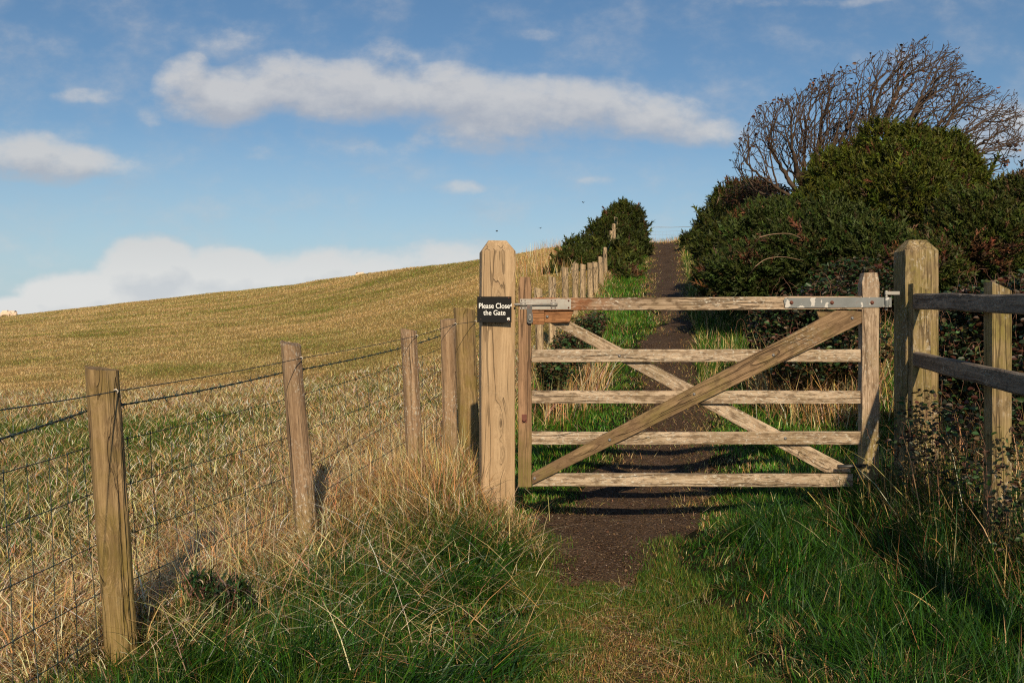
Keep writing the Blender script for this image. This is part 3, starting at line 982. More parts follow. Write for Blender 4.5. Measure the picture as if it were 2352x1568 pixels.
STRAW = np.array([.63, .44, .19]); PALE = np.array([.84, .66, .40]); ORANGE = np.array([.46, .25, .09]); BROWN = np.array([.18, .10, .04])
GREEN = np.array([.062, .128, .011]); LUSH = np.array([.027, .088, .007]); OLIVE = np.array([.19, .175, .025]); BLUEG = np.array([.032, .085, .025])


def pick(cols, probs, n):
    idx = RNG.choice(len(cols), n, p=np.array(probs) / sum(probs))
    return np.array(cols)[idx]


# field
def swirl(X, Y, s_=.4, sp_=.8, seed=19):
    return 2 * np.pi * 1.6 * vn(X, Y, s_, seed) + RNG.normal(0, sp_, len(X))


bat = []
N = 260000
d_ = 3.2 + 10.8 * RNG.uniform(0, 1, N) ** .8; u_ = RNG.uniform(-.62, .1, N)
X = u_ * d_; Y = d_
k = (X < xf(Y) + .05); X, Y = X[k], Y[k]; n = len(X)
dr_ = dryness(X, Y); isdry = RNG.uniform(0, 1, n) < (-.10 + .98 * dr_)
col = np.where(isdry[:, None], pick([STRAW, PALE * 1.1, ORANGE, BROWN], [.40, .28, .18, .14], n), pick([GREEN * 1.25, LUSH * 1.2, OLIVE], [.5, .3, .2], n))
L = np.where(isdry, RNG.uniform(.04, .13, n), RNG.uniform(.03, .075, n)) * (.7 + .6 * vn(X, Y, .5, 61))
lean = np.where(isdry, RNG.uniform(.7, 1.5, n), RNG.uniform(.2, 1.1, n))
bat.append(blades(X, Y, L, .0026 + .0003 * Y, lean, jitter_col(col, n, .34), curl=.55, base=.6, z0=G(X, Y) + np.where(isdry, RNG.uniform(0, .03, n), 0)))
N = 430000
d_ = 12 * (115 / 12.) ** (RNG.uniform(0, 1, N) ** 1.1); u_ = RNG.uniform(-.58, .14, N)
X = u_ * d_; Y = d_
k = (X < xf(np.minimum(Y, 36)) + .0) & (Y < 34 + 66 * sm((.04 - u_) / .5) * 1 + 8); X, Y = X[k], Y[k]; n = len(X)
dr_ = dryness(X, Y)
mx = np.clip(-.48 + 1.55 * dr_ + RNG.normal(0, .22, n), 0, 1)[:, None]
col = mx * pick([STRAW * 1.1, PALE * .9, STRAW * .9 + ORANGE * .25], [.55, .12, .33], n) * .92 + (1 - mx) * pick([GREEN * 1.9, OLIVE * 1.4], [.4, .6], n)
L = (.03 + .0012 * Y) * RNG.uniform(.5, 1.3, n); L = np.minimum(L, .11)
bat.append(blades(X, Y, L, .00052 * Y * RNG.uniform(.6, 1.3, n), RNG.uniform(.5, 1.4, n), jitter_col(col, n, .08, .04)))
n = 20000   # matted pale straw on the field side of the fence
Y = RNG.uniform(3.4, 9, n); X = xf(Y) - np.abs(RNG.normal(0, .75, n)) - .02
k = RNG.uniform(0, 1, n) < .2 + 1.1 * vn(X, Y, .35, 62); X, Y = X[k], Y[k]; n = len(X)
bat.append(blades(X, Y, RNG.uniform(.07, .26, n), RNG.uniform(.0026, .006, n), RNG.uniform(.9, 1.8, n), jitter_col(pick([STRAW, PALE, ORANGE, BROWN], [.42, .28, .2, .1], n), n, .32), az=swirl(X, Y, .25, 1.1), curl=.7, base=.55, z0=G(X, Y) + RNG.uniform(0, .05, n)))
blade_obj('field_grass', bat, M_STRAW, 'short matted straw coloured grass over the sloping field left of the fence', 'grass')

# dry grass along the near wire fence and round the gatepost
bat = []
n = 17000
Y = RNG.uniform(3.3, 8.6, n); X = xf(Y) + RNG.normal(-.10, .22, n)
dens_ = vn(X, Y, .3, 71) * .9 + .15 + .6 * sm((Y - 4.2) / 1.2)
dens_ = dens_ * np.where((np.abs(X + 1.5) < .22) & (Y < 3.9), .25, 1) * np.where((np.abs(X + 1.19) < .15) & (Y < 5.6) & (Y > 5.0), .4, 1)
k = (RNG.uniform(0, 1, n) < dens_) & ~((X > -.22) & (X < .02) & (Y > 5.72)); X, Y = X[k], Y[k]; n = len(X)
col = pick([STRAW, PALE, ORANGE, BROWN, OLIVE, GREEN], [.36, .16, .25, .12, .05, .06], n)
hh = .07 + .22 * RNG.beta(1.6, 3, n) + .05 * sm((Y - 5) / 2)
bat.append(blades(X, Y, hh * (.5 + .9 * vn(X, Y, .3, 72)), RNG.uniform(.002, .0055, n), np.abs(RNG.normal(1.25, .5, n)), jitter_col(col, n, .38), az=swirl(X, Y)))
n = 420   # taller thin stalks
Y = RNG.uniform(4.2, 8.2, n); X = xf(Y) + RNG.normal(.0, .24, n)
bat.append(blades(X, Y, RNG.uniform(.3, .6, n), RNG.uniform(.0018, .003, n), np.abs(RNG.normal(.35, .3, n)), jitter_col(pick([STRAW, PALE, ORANGE], [.5, .3, .2], n), n)))
# mound at the gatepost
n = 7500
X = RNG.normal(-.44, .22, n); Y = RNG.normal(6.25, .45, n)
k = ((X < -.12) | (Y < 5.7)) & (Y > 5.4); X, Y = X[k], Y[k]; n = len(X)
bat.append(blades(X, Y, RNG.uniform(.12, .42, n), RNG.uniform(.002, .0055, n), np.abs(RNG.normal(1.2, .5, n)), jitter_col(pick([STRAW, ORANGE, PALE, BROWN, GREEN], [.30, .33, .10, .16, .11], n), n, .32), az=swirl(X, Y, .3)))
n = 4800   # in front of the gatepost and stile
X = RNG.uniform(-.62, .16, n); Y = RNG.normal(5.50, .12, n)
k = X < .02 + .35 * (5.7 - Y); X, Y = X[k], Y[k]; n = len(X)
bat.append(blades(X, Y, RNG.uniform(.08, .30, n), RNG.uniform(.002, .005, n), np.abs(RNG.normal(1.25, .45, n)), jitter_col(pick([STRAW, PALE, ORANGE, GREEN, LUSH], [.26, .14, .22, .18, .20], n), n, .32)))
n = 1500    # long straws lying over the green verge
Y = RNG.uniform(3.4, 5.7, n); X = xf(Y) + .1 + RNG.beta(1.1, 1.9, n) * 1.9
k = X < xp(Y) - .30; X, Y = X[k], Y[k]; n = len(X)
bat.append(blades(X, Y, RNG.uniform(.14, .50, n), RNG.uniform(.002, .0046, n), RNG.uniform(1.0, 1.6, n), jitter_col(pick([STRAW, PALE, ORANGE, BROWN], [.34, .36, .22, .08], n), n, .35), z0=G(X, Y) + RNG.uniform(.02, .13, n), base=.8, curl=.45))
n = 3600    # thick bleached tangle between the posts
Y = RNG.uniform(4.1, 7.6, n); X = xf(Y) + RNG.normal(-.06, .2, n)
k = vn(X, Y, .28, 77) > .40; X, Y = X[k], Y[k]; n = len(X)
bat.append(blades(X, Y, RNG.uniform(.16, .42, n), RNG.uniform(.003, .0062, n), RNG.uniform(.8, 1.9, n), jitter_col(pick([PALE, STRAW, ORANGE * 1.2], [.42, .28, .30], n), n, .28), az=swirl(X, Y, .2, 1.3), curl=1.2, z0=G(X, Y) + RNG.uniform(0, .08, n)))
blade_obj('dry_grass', bat, M_STRAW, 'tangled dry straw grass growing along the near wire fence and gatepost', 'grass')

# green verge, near side of gate
bat = []
n = 80000
Y = RNG.uniform(3.1, 5.9, n); X = RNG.uniform(-2.4, 1.2, n)
left = xf(Y); right_ = xp(Y) - wp(Y) * .95
fr = (X - left) / np.maximum(right_ - left, .1)
p_ = sm((X - left + .15) / .45) * (X < right_ + .02 + .14 * (vn(X, Y, .2, 81) - .3)) * (.5 + vn(X, Y, .3, 82))
k = (RNG.uniform(0, 1, n) < p_); X, Y = X[k], Y[k]; n = len(X); fr = fr[k]
dg = vn(X, Y, .35, 83)
isdry = RNG.uniform(0, 1, n) < (.03 + .14 * (1 - np.clip(fr * 2.2, 0, 1)) + .16 * (dg > .66) + .16 * sm((Y - 4.7) / .5) * (1 - sm(fr * 1.1 - .1)))
col = np.where(isdry[:, None], pick([STRAW, ORANGE, PALE, BROWN], [.38, .25, .12, .25], n), pick([LUSH, GREEN, OLIVE, BLUEG], [.46, .32, .10, .12], n))
hh = (.03 + .17 * sm((right_[k] - X - .05) / .8)) * RNG.uniform(.45, 1.25, n)
bat.append(blades(X, Y, hh, RNG.uniform(.0022, .0058, n), np.abs(RNG.normal(.95, .45, n)), jitter_col(col, n, .36), az=swirl(X, Y)))
# clumps of long bent green grass at the bottom
for cx, cy, m_ in ((-1.05, 3.45, 420), (-.75, 3.6, 380), (-.35, 3.4, 320), (-1.25, 3.55, 250), (-.55, 4.2, 200), (-.2, 4.6, 250), (-.1, 5.1, 260), (-.35, 5.2, 240), (-.1, 3.6, 200), (-1.0, 4.4, 160), (-.75, 4.9, 140)):
    X = RNG.normal(cx, .10, m_); Y = RNG.normal(cy, .09, m_)
    az = RNG.normal(-.3, 1.0, m_)
    bat.append(blades(X, Y, RNG.uniform(.15, .36, m_), RNG.uniform(.004, .008, m_), np.abs(RNG.normal(1.05, .25, m_)), jitter_col(pick([LUSH, GREEN, BLUEG], [.6, .25, .15], m_), m_, .3), az=az))
# right side, lush
n = 120000
Y = RNG.uniform(2.9, 6.6, n); X = RNG.uniform(.4, 4.0, n)
e = xp(Y) + wp(Y) * 1.0 + (vn(X, Y, .25, 84) - .5) * .26 + (vn(X, Y, .08, 87) - .5) * .10
k = (X > e) & (RNG.uniform(0, 1, n) < .35 + .8 * vn(X, Y, .3, 85)); X, Y = X[k], Y[k]; n = len(X); e = e[k]
isdry = RNG.uniform(0, 1, n) < (.05 + .30 * np.exp(-(X - e) / .14) + .18 * (vn(X, Y, .4, 86) > .72))
col = np.where(isdry[:, None], pick([STRAW, ORANGE, BROWN], [.36, .3, .34], n), pick([LUSH, GREEN, BLUEG], [.55, .22, .23], n))
hh = (.035 + .15 * sm((X - e) / .9)) * RNG.uniform(.5, 1.35, n) * (.65 + .7 * vn(X, Y, .35, 88))
bat.append(blades(X, Y, hh, RNG.uniform(.0022, .0056, n), np.abs(RNG.normal(.95, .45, n)), jitter_col(col, n, .40), az=swirl(X, Y, .35, .9, 20)))
for q in range(60):
    cy = RNG.uniform(3.2, 5.8); cx = RNG.uniform(1.25, 3.0); m_ = 130
    X = RNG.normal(cx, .08, m_); Y = RNG.normal(cy, .08, m_)
    bat.append(blades(X, Y, RNG.uniform(.12, .34, m_), RNG.uniform(.0035, .007, m_), np.abs(RNG.normal(1.0, .3, m_)), jitter_col(pick([LUSH, GREEN, BLUEG], [.6, .15, .25], m_), m_, .35), az=RNG.normal(RNG.uniform(0, 6.28), .8, m_)))
n = 260     # odd straws lying in the green
Y = RNG.uniform(3.1, 6, n); X = RNG.uniform(1.0, 3.2, n)
bat.append(blades(X, Y, RNG.uniform(.08, .3, n), RNG.uniform(.0015, .003, n), RNG.uniform(.8, 1.5, n), jitter_col(pick([STRAW, ORANGE, PALE], [.45, .35, .2], n), n, .3), z0=G(X, Y) + RNG.uniform(.03, .12, n), base=.8, curl=.4))
n = 17000
Y = RNG.uniform(3.3, 5.7, n); X = 1.85 + (5.6 - Y) * .02 + RNG.uniform(0, 1.7, n)
bat.append(blades(X, Y, RNG.uniform(.15, .44, n) * (.5 + .8 * vn(X, Y, .3, 89)), RNG.uniform(.003, .0065, n), np.abs(RNG.normal(1.0, .4, n)), jitter_col(pick([LUSH, GREEN, BLUEG, BROWN, STRAW], [.5, .1, .25, .1, .05], n), n, .4), az=swirl(X, Y, .3)))
n = 5200
q_ = RNG.uniform(0, 1, n) < .6
X = np.where(q_, RNG.normal(2.32, .16, n), RNG.normal(2.35, .2, n)); Y = np.where(q_, RNG.normal(5.5, .12, n), RNG.normal(4.25, .18, n))
bat.append(blades(X, Y, RNG.uniform(.14, .42, n), RNG.uniform(.003, .0065, n), np.abs(RNG.normal(.75, .4, n)), jitter_col(pick([LUSH, BLUEG, BROWN, ORANGE, STRAW], [.46, .24, .16, .07, .07], n), n, .4), az=swirl(X, Y, .2)))
# tall grass at the foot of the hinge post and rail fence
n = 4600
Y = RNG.uniform(4.2, 6.6, n); X = 2.14 + RNG.normal(.1, .26, n) - (5.8 - Y) * .08
k = X > 1.78; X, Y = X[k], Y[k]; n = len(X)
bat.append(blades(X, Y, RNG.uniform(.12, .40, n), RNG.uniform(.003, .0065, n), np.abs(RNG.normal(.75, .4, n)), jitter_col(pick([LUSH, GREEN, BLUEG, STRAW, ORANGE], [.5, .13, .17, .12, .08], n), n, .38), az=swirl(X, Y)))
blade_obj('verge_grass', bat, M_GRASS, 'lush dark green grass on both sides of the worn track in front of the gate', 'grass')

# worn strip
bat = []
n = 150000
Y = RNG.uniform(2.9, 5.7, n); X = xp(Y) + RNG.uniform(-.6, .6, n)
k = RNG.uniform(0, 1, n) < np.clip(2.6 * (vn(X, Y, .22, 91) + .5 * vn(X, Y, .09, 99) - .50 + .75 * np.exp(-((Y - 4.72) / .26) ** 2) + .5 * np.abs(X - xp(Y)) / .35), 0.04, 1) * (1 - .72 * np.exp(-((X - xp(Y) + .1 * (vn(X, Y, .3, 102) - .5)) / .17) ** 2) * sm((4.62 - Y) / .3) * (.4 + vn(X, Y, .18, 103))) * np.clip((.50 - np.abs(X - xp(Y)) + .25 * (vn(X, Y, .15, 101) - .5)) / .22, 0, 1) * np.where(Y > 4.65 + .6 * vn(X, Y, .14, 98), np.clip((np.abs(X - xp(Y)) / wp(Y)) ** 4, 0, 1), 1)
X, Y = X[k], Y[k]; n = len(X)
mossy = RNG.uniform(0, 1, n) < np.clip(.15 + .9 * np.abs(X - xp(Y)) / .35 + .8 * (vn(X, Y, .25, 92) - .4) + .6 * sm((Y - 4.3) / .4), .05, .95)
col = np.where(mossy[:, None], pick([OLIVE * .8, GREEN, LUSH * 1.2], [.35, .4, .25], n), pick([BROWN * 1.4, ORANGE * .8, OLIVE * .8, STRAW], [.35, .25, .25, .15], n))
bat.append(blades(X, Y, RNG.uniform(.010, .036, n) * (.7 + 1. * np.clip(np.abs(X - xp(Y)) / .35, 0, 1.3)), RNG.uniform(.0018, .0036, n), RNG.uniform(.2, 1.5, n), jitter_col(col, n, .38), z0=G(X, Y) + .014 + .008))
n = 1500
Y = np.concatenate([RNG.uniform(3.1, 4.9, 1000), RNG.uniform(5.6, 12, 500)]); X = xp(Y) + RNG.normal(0, .30, n)
bat.append(blades(X, Y, RNG.uniform(.05, .20, n), RNG.uniform(.0012, .0026, n), RNG.uniform(1.35, 1.6, n), jitter_col(pick([STRAW, PALE, ORANGE], [.4, .15, .45], n), n, .35), z0=G(X, Y) + np.where(Y < 5.1, .040, .022), curl=.12, base=.93))
n = 16000    # straw scattered on the path edges farther up
Y = 6.2 + 27 * RNG.uniform(0, 1, n) ** 1.6; sgn = RNG.choice([-1, 1], n)
X = xp(Y) + sgn * (wp(Y) - .05 + RNG.normal(-.0, .12, n))
kk = vn(X, Y, .45, 96) > .36; X, Y = X[kk], Y[kk]; n = len(X)
bat.append(blades(X, Y, RNG.uniform(.03, .10, n) * (.8 + Y * .02), .0018 + .00025 * Y, RNG.uniform(.6, 1.5, n), jitter_col(pick([STRAW, ORANGE, OLIVE, GREEN], [.30, .25, .2, .25], n), n, .3)))
blade_obj('track_litter', bat, M_STRAW, 'thin mossy turf and loose straws lying on the worn track', 'straw')

# crumbs and small stones on the bare path
n = 16000
Y = 4.9 + 9 * RNG.uniform(0, 1, n) ** 2.2; X = xp(Y) + RNG.uniform(-1.05, 1.05, n) * wp(Y)
s_ = .0022 * RNG.lognormal(0, .5, n) * (.7 + .08 * Y); s_ = np.minimum(s_, .014)
ctr = np.stack([X, Y, G(X, Y) + .016 + s_ * .3], 1)
octa = np.array([[1, 0, 0], [-1, 0, 0], [0, 1, 0], [0, -1, 0], [0, 0, .8], [0, 0, -.8]], float)
V = ctr[:, None, :] + (octa[None] + RNG.normal(0, .22, (n, 6, 3))) * s_[:, None, None]
fo = np.array([[0, 2, 4], [2, 1, 4], [1, 3, 4], [3, 0, 4], [2, 0, 5], [1, 2, 5], [3, 1, 5], [0, 3, 5]])
T_ = ((np.arange(n) * 6)[:, None, None] + fo[None]).reshape(-1, 3)
cc = jitter_col(pick([np.array([.11, .068, .04]), np.array([.06, .036, .022]), np.array([.20, .15, .11])], [.6, .34, .06], n), n, .3, .06)
setp(link('soil_crumbs', np_mesh('soil_crumbs', V.reshape(-1, 3), None, T_, np.repeat(cc[:, None], 6, 1).reshape(-1, 3)), M_LEAF_D), 'brown soil crumbs and small stones on the bare path', 'soil', None, 'stuff')

# beyond the gate
bat = []
n = 170000
Y = 5.9 + 28 * RNG.uniform(0, 1, n) ** 1.7; X = xf(Y) - .05 + (RNG.uniform(0, 1, n)) * (xp(Y) + wp(Y) + 2.0 + .04 * Y - xf(Y))
off = np.abs(X - xp(Y)) - wp(Y) * (.95 + .5 * (vn(X, Y, .3, 93) - .5) + .3 * (vn(X, Y, .1, 97) - .5))
wl = sm(off / .2)
k = (off > 0) & (RNG.uniform(0, 1, n) < .3 + .8 * wl); X, Y = X[k], Y[k]; n = len(X); off = off[k]
isleft = X < xp(Y)
dfence = X - xf(Y)
pd = np.where(isleft, .05 + .66 * np.exp(-(dfence / .26) ** 2) + .34 * np.exp(-off / .12), .08 + .5 * np.exp(-off / .16) + .15 * sm((off - .9) / .5)) + .22 * (vn(X, Y, .6, 94) > .66)
isdry = RNG.uniform(0, 1, n) < pd
col = np.where(isdry[:, None], pick([STRAW, ORANGE, PALE, BROWN], [.42, .28, .10, .20], n), pick([LUSH * 2.1, GREEN * 1.7, OLIVE * 1.2], [.5, .4, .1], n))
hh = (.03 + .06 * sm(off / .8) + .0018 * Y) * RNG.uniform(.5, 1.3, n)
hh = hh + np.where(isleft & isdry, .05 * np.exp(-(dfence / .3) ** 2) * RNG.uniform(0, 1, n), 0)
bat.append(blades(X, Y, hh, .0022 + .0004 * Y, np.where(isdry, 1.2, .8) * np.abs(RNG.normal(1., .45, n)), jitter_col(col, n, .32), az=swirl(X, Y, .4)))
n = 3200    # taller dry grass under the far fence
Y = 7.5 + 24 * RNG.uniform(0, 1, n) ** 1.3; X = xf(Y) + RNG.normal(.10, .16, n)
bat.append(blades(X, Y, RNG.uniform(.08, .24, n), .002 + .0004 * Y, np.abs(RNG.normal(1.3, .45, n)), jitter_col(pick([STRAW, PALE, ORANGE, BROWN], [.42, .16, .27, .15], n), n, .3)))
n = 1300    # beside the far gorse and at the brow
Y = RNG.uniform(24, 34, n); X = xf(Y) - RNG.uniform(.6, 3.0, n)
bat.append(blades(X, Y, RNG.uniform(.15, .55, n), .010, np.abs(RNG.normal(.35, .25, n)), jitter_col(pick([STRAW, ORANGE, PALE], [.5, .38, .12], n), n)))
n = 900
Y = RNG.uniform(33.4, 35, n); X = RNG.uniform(4.3, 7.4, n)
bat.append(blades(X, Y, RNG.uniform(.06, .25, n), .012, np.abs(RNG.normal(.4, .3, n)), jitter_col(pick([STRAW, ORANGE, GREEN], [.5, .3, .2], n), n)))
n = 20000   # right bank up the hill
Y = RNG.uniform(10, 34, n); X = xp(Y) + wp(Y) + RNG.uniform(.0, 1.5, n) ** 1.3
bat.append(blades(X, Y, RNG.uniform(.10, .28, n), .004 + .0004 * Y, np.abs(RNG.normal(.6, .4, n)), jitter_col(pick([GREEN, LUSH * 1.3, STRAW, OLIVE], [.4, .25, .25, .1], n), n, .3)))
n = 2600    # grass top of the bank, far right
Y = RNG.uniform(15, 19, n); X = RNG.uniform(7.2, 10, n)
bat.append(blades(X, Y, RNG.uniform(.2, .6, n), .01, np.abs(RNG.normal(.5, .35, n)), jitter_col(pick([GREEN, LUSH, STRAW], [.6, .3, .1], n), n, .3), z0=G(X, Y) + .5))
blade_obj('hillside_grass', bat, M_GRASS, 'green and straw grass either side of the path beyond the gate', 'grass')


# leaves --------------------------------------------------------------------
def leaf_arrays(Pts, size, col, up=.5):
    n = len(Pts)
    d1 = RNG.normal(0, 1, (n, 3)); d1[:, 2] = np.abs(d1[:, 2]) * .3; d1 /= np.linalg.norm(d1, axis=1)[:, None]
    nn = RNG.normal(0, .8, (n, 3)); nn[:, 2] += up + .6; nn[:, 1] -= .3
    s_ = np.cross(d1, nn); s_ /= np.linalg.norm(s_, axis=1)[:, None] + 1e-6
    n2 = np.cross(s_, d1)
    size = np.broadcast_to(size, n)[:, None]
    V = np.stack([Pts, Pts + d1 * size * .35 + s_ * size * .32 + n2 * size * .12, Pts + d1 * size * .75 + s_ * size * .22 + n2 * size * .08, Pts + d1 * size - n2 * size * .12,
                  Pts + d1 * size * .75 - s_ * size * .22 + n2 * size * .08, Pts + d1 * size * .35 - s_ * size * .32 + n2 * size * .12], 1)
    return V, np.repeat(col[:, None, :], 6, 1)


def leaf_obj(name, V, C, mat, parent, label=None):
    n = len(V); base = (np.arange(n) * 6)[:, None]
    q = np.concatenate([base + np.array([0, 1, 2, 3]), base + np.array([0, 3, 4, 5])])
    o = link(name, np_mesh(name, V.reshape(-1, 3), q, None, C.reshape(-1, 3)), mat, parent)
    return o


def blob_pts(blobs, n, shell=.55):
    out = []
    w = np.array([b_[3] * b_[4] * b_[5] for b_ in blobs]) ** .8; w /= w.sum()
    cnt = RNG.multinomial(n, w)
    for b_, c_ in zip(blobs, cnt):
        d = RNG.normal(0, 1, (c_, 3)); d /= np.linalg.norm(d, axis=1)[:, None]
        r = shell + (1 - shell) * RNG.uniform(0, 1, c_) ** .7
        r = r * (.82 + .36 * vn(d[:, 0] * 2 + b_[0], d[:, 2] * 2 + d[:, 1], .7, 5))
        out.append(np.array(b_[:3]) + d * r[:, None] * np.array(b_[3:6]))
    p = np.concatenate(out)
    g = G(p[:, 0], p[:, 1])
    return p[p[:, 2] > g - .02]


def pb(px, py, d, rx, rz, ry):   # blob from a look direction, with true size in metres
    p = P(px, py, d)
    return (p.x, p.y, p.z, rx / FP * d, ry, rz / FP * d)


def bramble(name, blobs, nleaf, nstem, size, label, cols, probs, dry=0):
    root = empty(name, (blobs[0][0], blobs[0][1], float(G(blobs[0][0], blobs[0][1]))), label, 'bramble')
    p = blob_pts(blobs, nleaf, .35)
    cc = pick(cols, probs, len(p))
    V, C = leaf_arrays(p, RNG.uniform(.6, 1.3, len(p)) * size, jitter_col(cc, len(p), .3))
    leaf_obj('leaves', V, C, M_LEAF, root)
    mb = MB()
    for i in range(nstem):
        b_ = blobs[RNG.integers(len(blobs))]
        x = b_[0] + RNG.normal(0, .4) * b_[3]; y = b_[1] + RNG.normal(0, .4) * b_[4]
        z0 = max(float(G(x, y)), b_[2] - b_[5] * 1.1)
        hgt = max(.1, (b_[2] + b_[5] * 1.02 - z0)) * RNG.uniform(.5, 1.08)
        az = RNG.uniform(0, 6.28); rch = min(hgt * 1.1, b_[3] * 1.3) * RNG.uniform(.3, 1.); zig = RNG.normal(0, .05, 12) * rch
        pts = []
        for q, k in enumerate(np.linspace(0, 1, 12)):
            hz_ = rch * k ** 1.4 + zig[q]
            pts.append((x + math.cos(az) * hz_, y + math.sin(az) * hz_, z0 + hgt * math.sin(k * 2.35)))
        mb.tube(pts, [size * .04 * (1.15 - k * .8) for k in np.linspace(0, 1, 12)], 5)
    mb.obj('stems', M_STEM, root)
    if dry:
        n = dry
        bi = RNG.integers(len(blobs), size=n); bb = np.array(blobs)[bi]
        X = bb[:, 0] + RNG.normal(0, .55, n) * bb[:, 3]; Y = bb[:, 1] + RNG.normal(-.3, .5, n) * bb[:, 4]
        Hh = np.clip(bb[:, 2] + bb[:, 5] - G(X, Y), .2, .8) * RNG.uniform(.4, 1.05, n)
        V, C = blades(X, Y, Hh, RNG.uniform(.003, .006, n) * (.6 + Y / 10), np.abs(RNG.normal(.75, .5, n)), jitter_col(pick([STRAW, PALE, ORANGE, BROWN], [.34, .14, .28, .24], n), n))
        base = (np.arange(n) * 7)[:, None]
        q = np.concatenate([base + np.array([0, 1, 3, 2]), base + np.array([2, 3, 5, 4])])
        link('dry_stalk_tufts', np_mesh('dry_stalk_tufts', V.reshape(-1, 3), q, base + np.array([4, 5, 6]), C.reshape(-1, 3)), M_STRAW, root)['kind'] = 'stuff'
    return root


BLG = np.array([.03, .06, .018]); BLR = np.array([.07, .024, .014]); BLB = np.array([.075, .046, .022]); BLY = np.array([.09, .10, .025]); BLD = np.array([.018, .026, .012])
bramble('bramble_thicket', [pb(2235, 760, 6.6, 90, 120, .6), pb(2340, 740, 6.3, 90, 120, .7), pb(2160, 840, 6.4, 60, 110, .4), pb(2250, 900, 6.0, 90, 110, .5), pb(2350, 900, 5.4, 70, 130, .5), pb(2420, 800, 5.8, 90, 160, .7)],
        15000, 150, .042, 'tangled bramble with dark red and green leaves behind the dark rail fence', [BLG, BLR, BLB, BLY, BLD], [.4, .16, .2, .06, .18], 1500)
bramble('bramble_thicket', [pb(2130, 960, 5.45, 70, 75, .35), pb(2200, 1030, 4.95, 100, 110, .35), pb(2310, 1100, 4.5, 110, 140, .4), pb(2090, 1040, 5.3, 60, 70, .25), pb(2370, 1200, 4.2, 80, 140, .3), pb(2260, 960, 5.0, 90, 60, .3)],
        1700, 60, .030, 'low dark bramble sprawling at the foot of the rail fence on the path side', [BLG, BLR, BLB, BLY, BLD], [.46, .10, .18, .04, .22], 260)
bramble('bramble_thicket', [pb(1800, 740, 9.8, 80, 70, .6), pb(1900, 720, 9.6, 90, 80, .7), pb(1960, 800, 8.8, 70, 90, .5), pb(1850, 830, 8.9, 90, 70, .5), pb(1960, 650, 10.5, 90, 60, .6), pb(1770, 790, 9.6, 50, 50, .4)],
        13000, 130, .05, 'bramble bank with dry stalks seen through the bars at the hinge end of the gate', [BLG, BLR, BLB, BLY, BLD], [.42, .14, .2, .06, .18], 1500)
bramble('bramble_bush', [pb(1350, 755, 10.2, 38, 34, .25), pb(1310, 800, 9.5, 45, 45, .3), pb(1270, 850, 8.9, 40, 50, .25), pb(1370, 740, 10.8, 25, 28, .2)],
        5200, 60, .035, 'small brown and green bramble under the latch end of the gate beside the far fence', [BLG * 1.4, BLB * 1.3, BLR, BLY], [.45, .3, .1, .15], 500)

# withered thistle in the verge
th = empty('thistle', P(500, 1400, 4.1), 'withered brown thistle clump in the green verge right of the nearest fence post', 'thistle')
bl_ = [pb(500, 1370, 4.05, 34, 48, .08), pb(460, 1325, 4.1, 40, 30, .08), pb(545, 1345, 4.05, 36, 36, .08)]
p = blob_pts(bl_, 900, .1)
n = len(p)
V, C = blades(p[:, 0], p[:, 1], RNG.uniform(.03, .11, n), RNG.uniform(.005, .014, n), RNG.uniform(.4, 1.9, n), jitter_col(pick([GREEN * .5, BLG, np.array([.10, .055, .035]), np.array([.34, .27, .17]), BLUEG], [.2, .3, .25, .10, .15], n), n, .35), z0=p[:, 2] - .03, curl=1.4)
base_ = (np.arange(n) * 7)[:, None]
link('leaves', np_mesh('leaves', V.reshape(-1, 3), np.concatenate([base_ + np.array([0, 1, 3, 2]), base_ + np.array([2, 3, 5, 4])]), base_ + np.array([4, 5, 6]), C.reshape(-1, 3)), M_LEAF, th)
mb = MB()
for i in range(16):
    c_ = bl_[i % 3]; x = c_[0] + random.uniform(-.05, .05); y = 4.1 + random.uniform(-.05, .05); g = float(G(x, y))
    mb.tube([(x, y, g), (x + random.uniform(-.03, .03), y, g + .12), (x + random.uniform(-.07, .07), y - .02, c_[2] + random.uniform(-.02, .07))], [.005, .004, .002], 6)
mb.obj('stems', M_STEM, th)


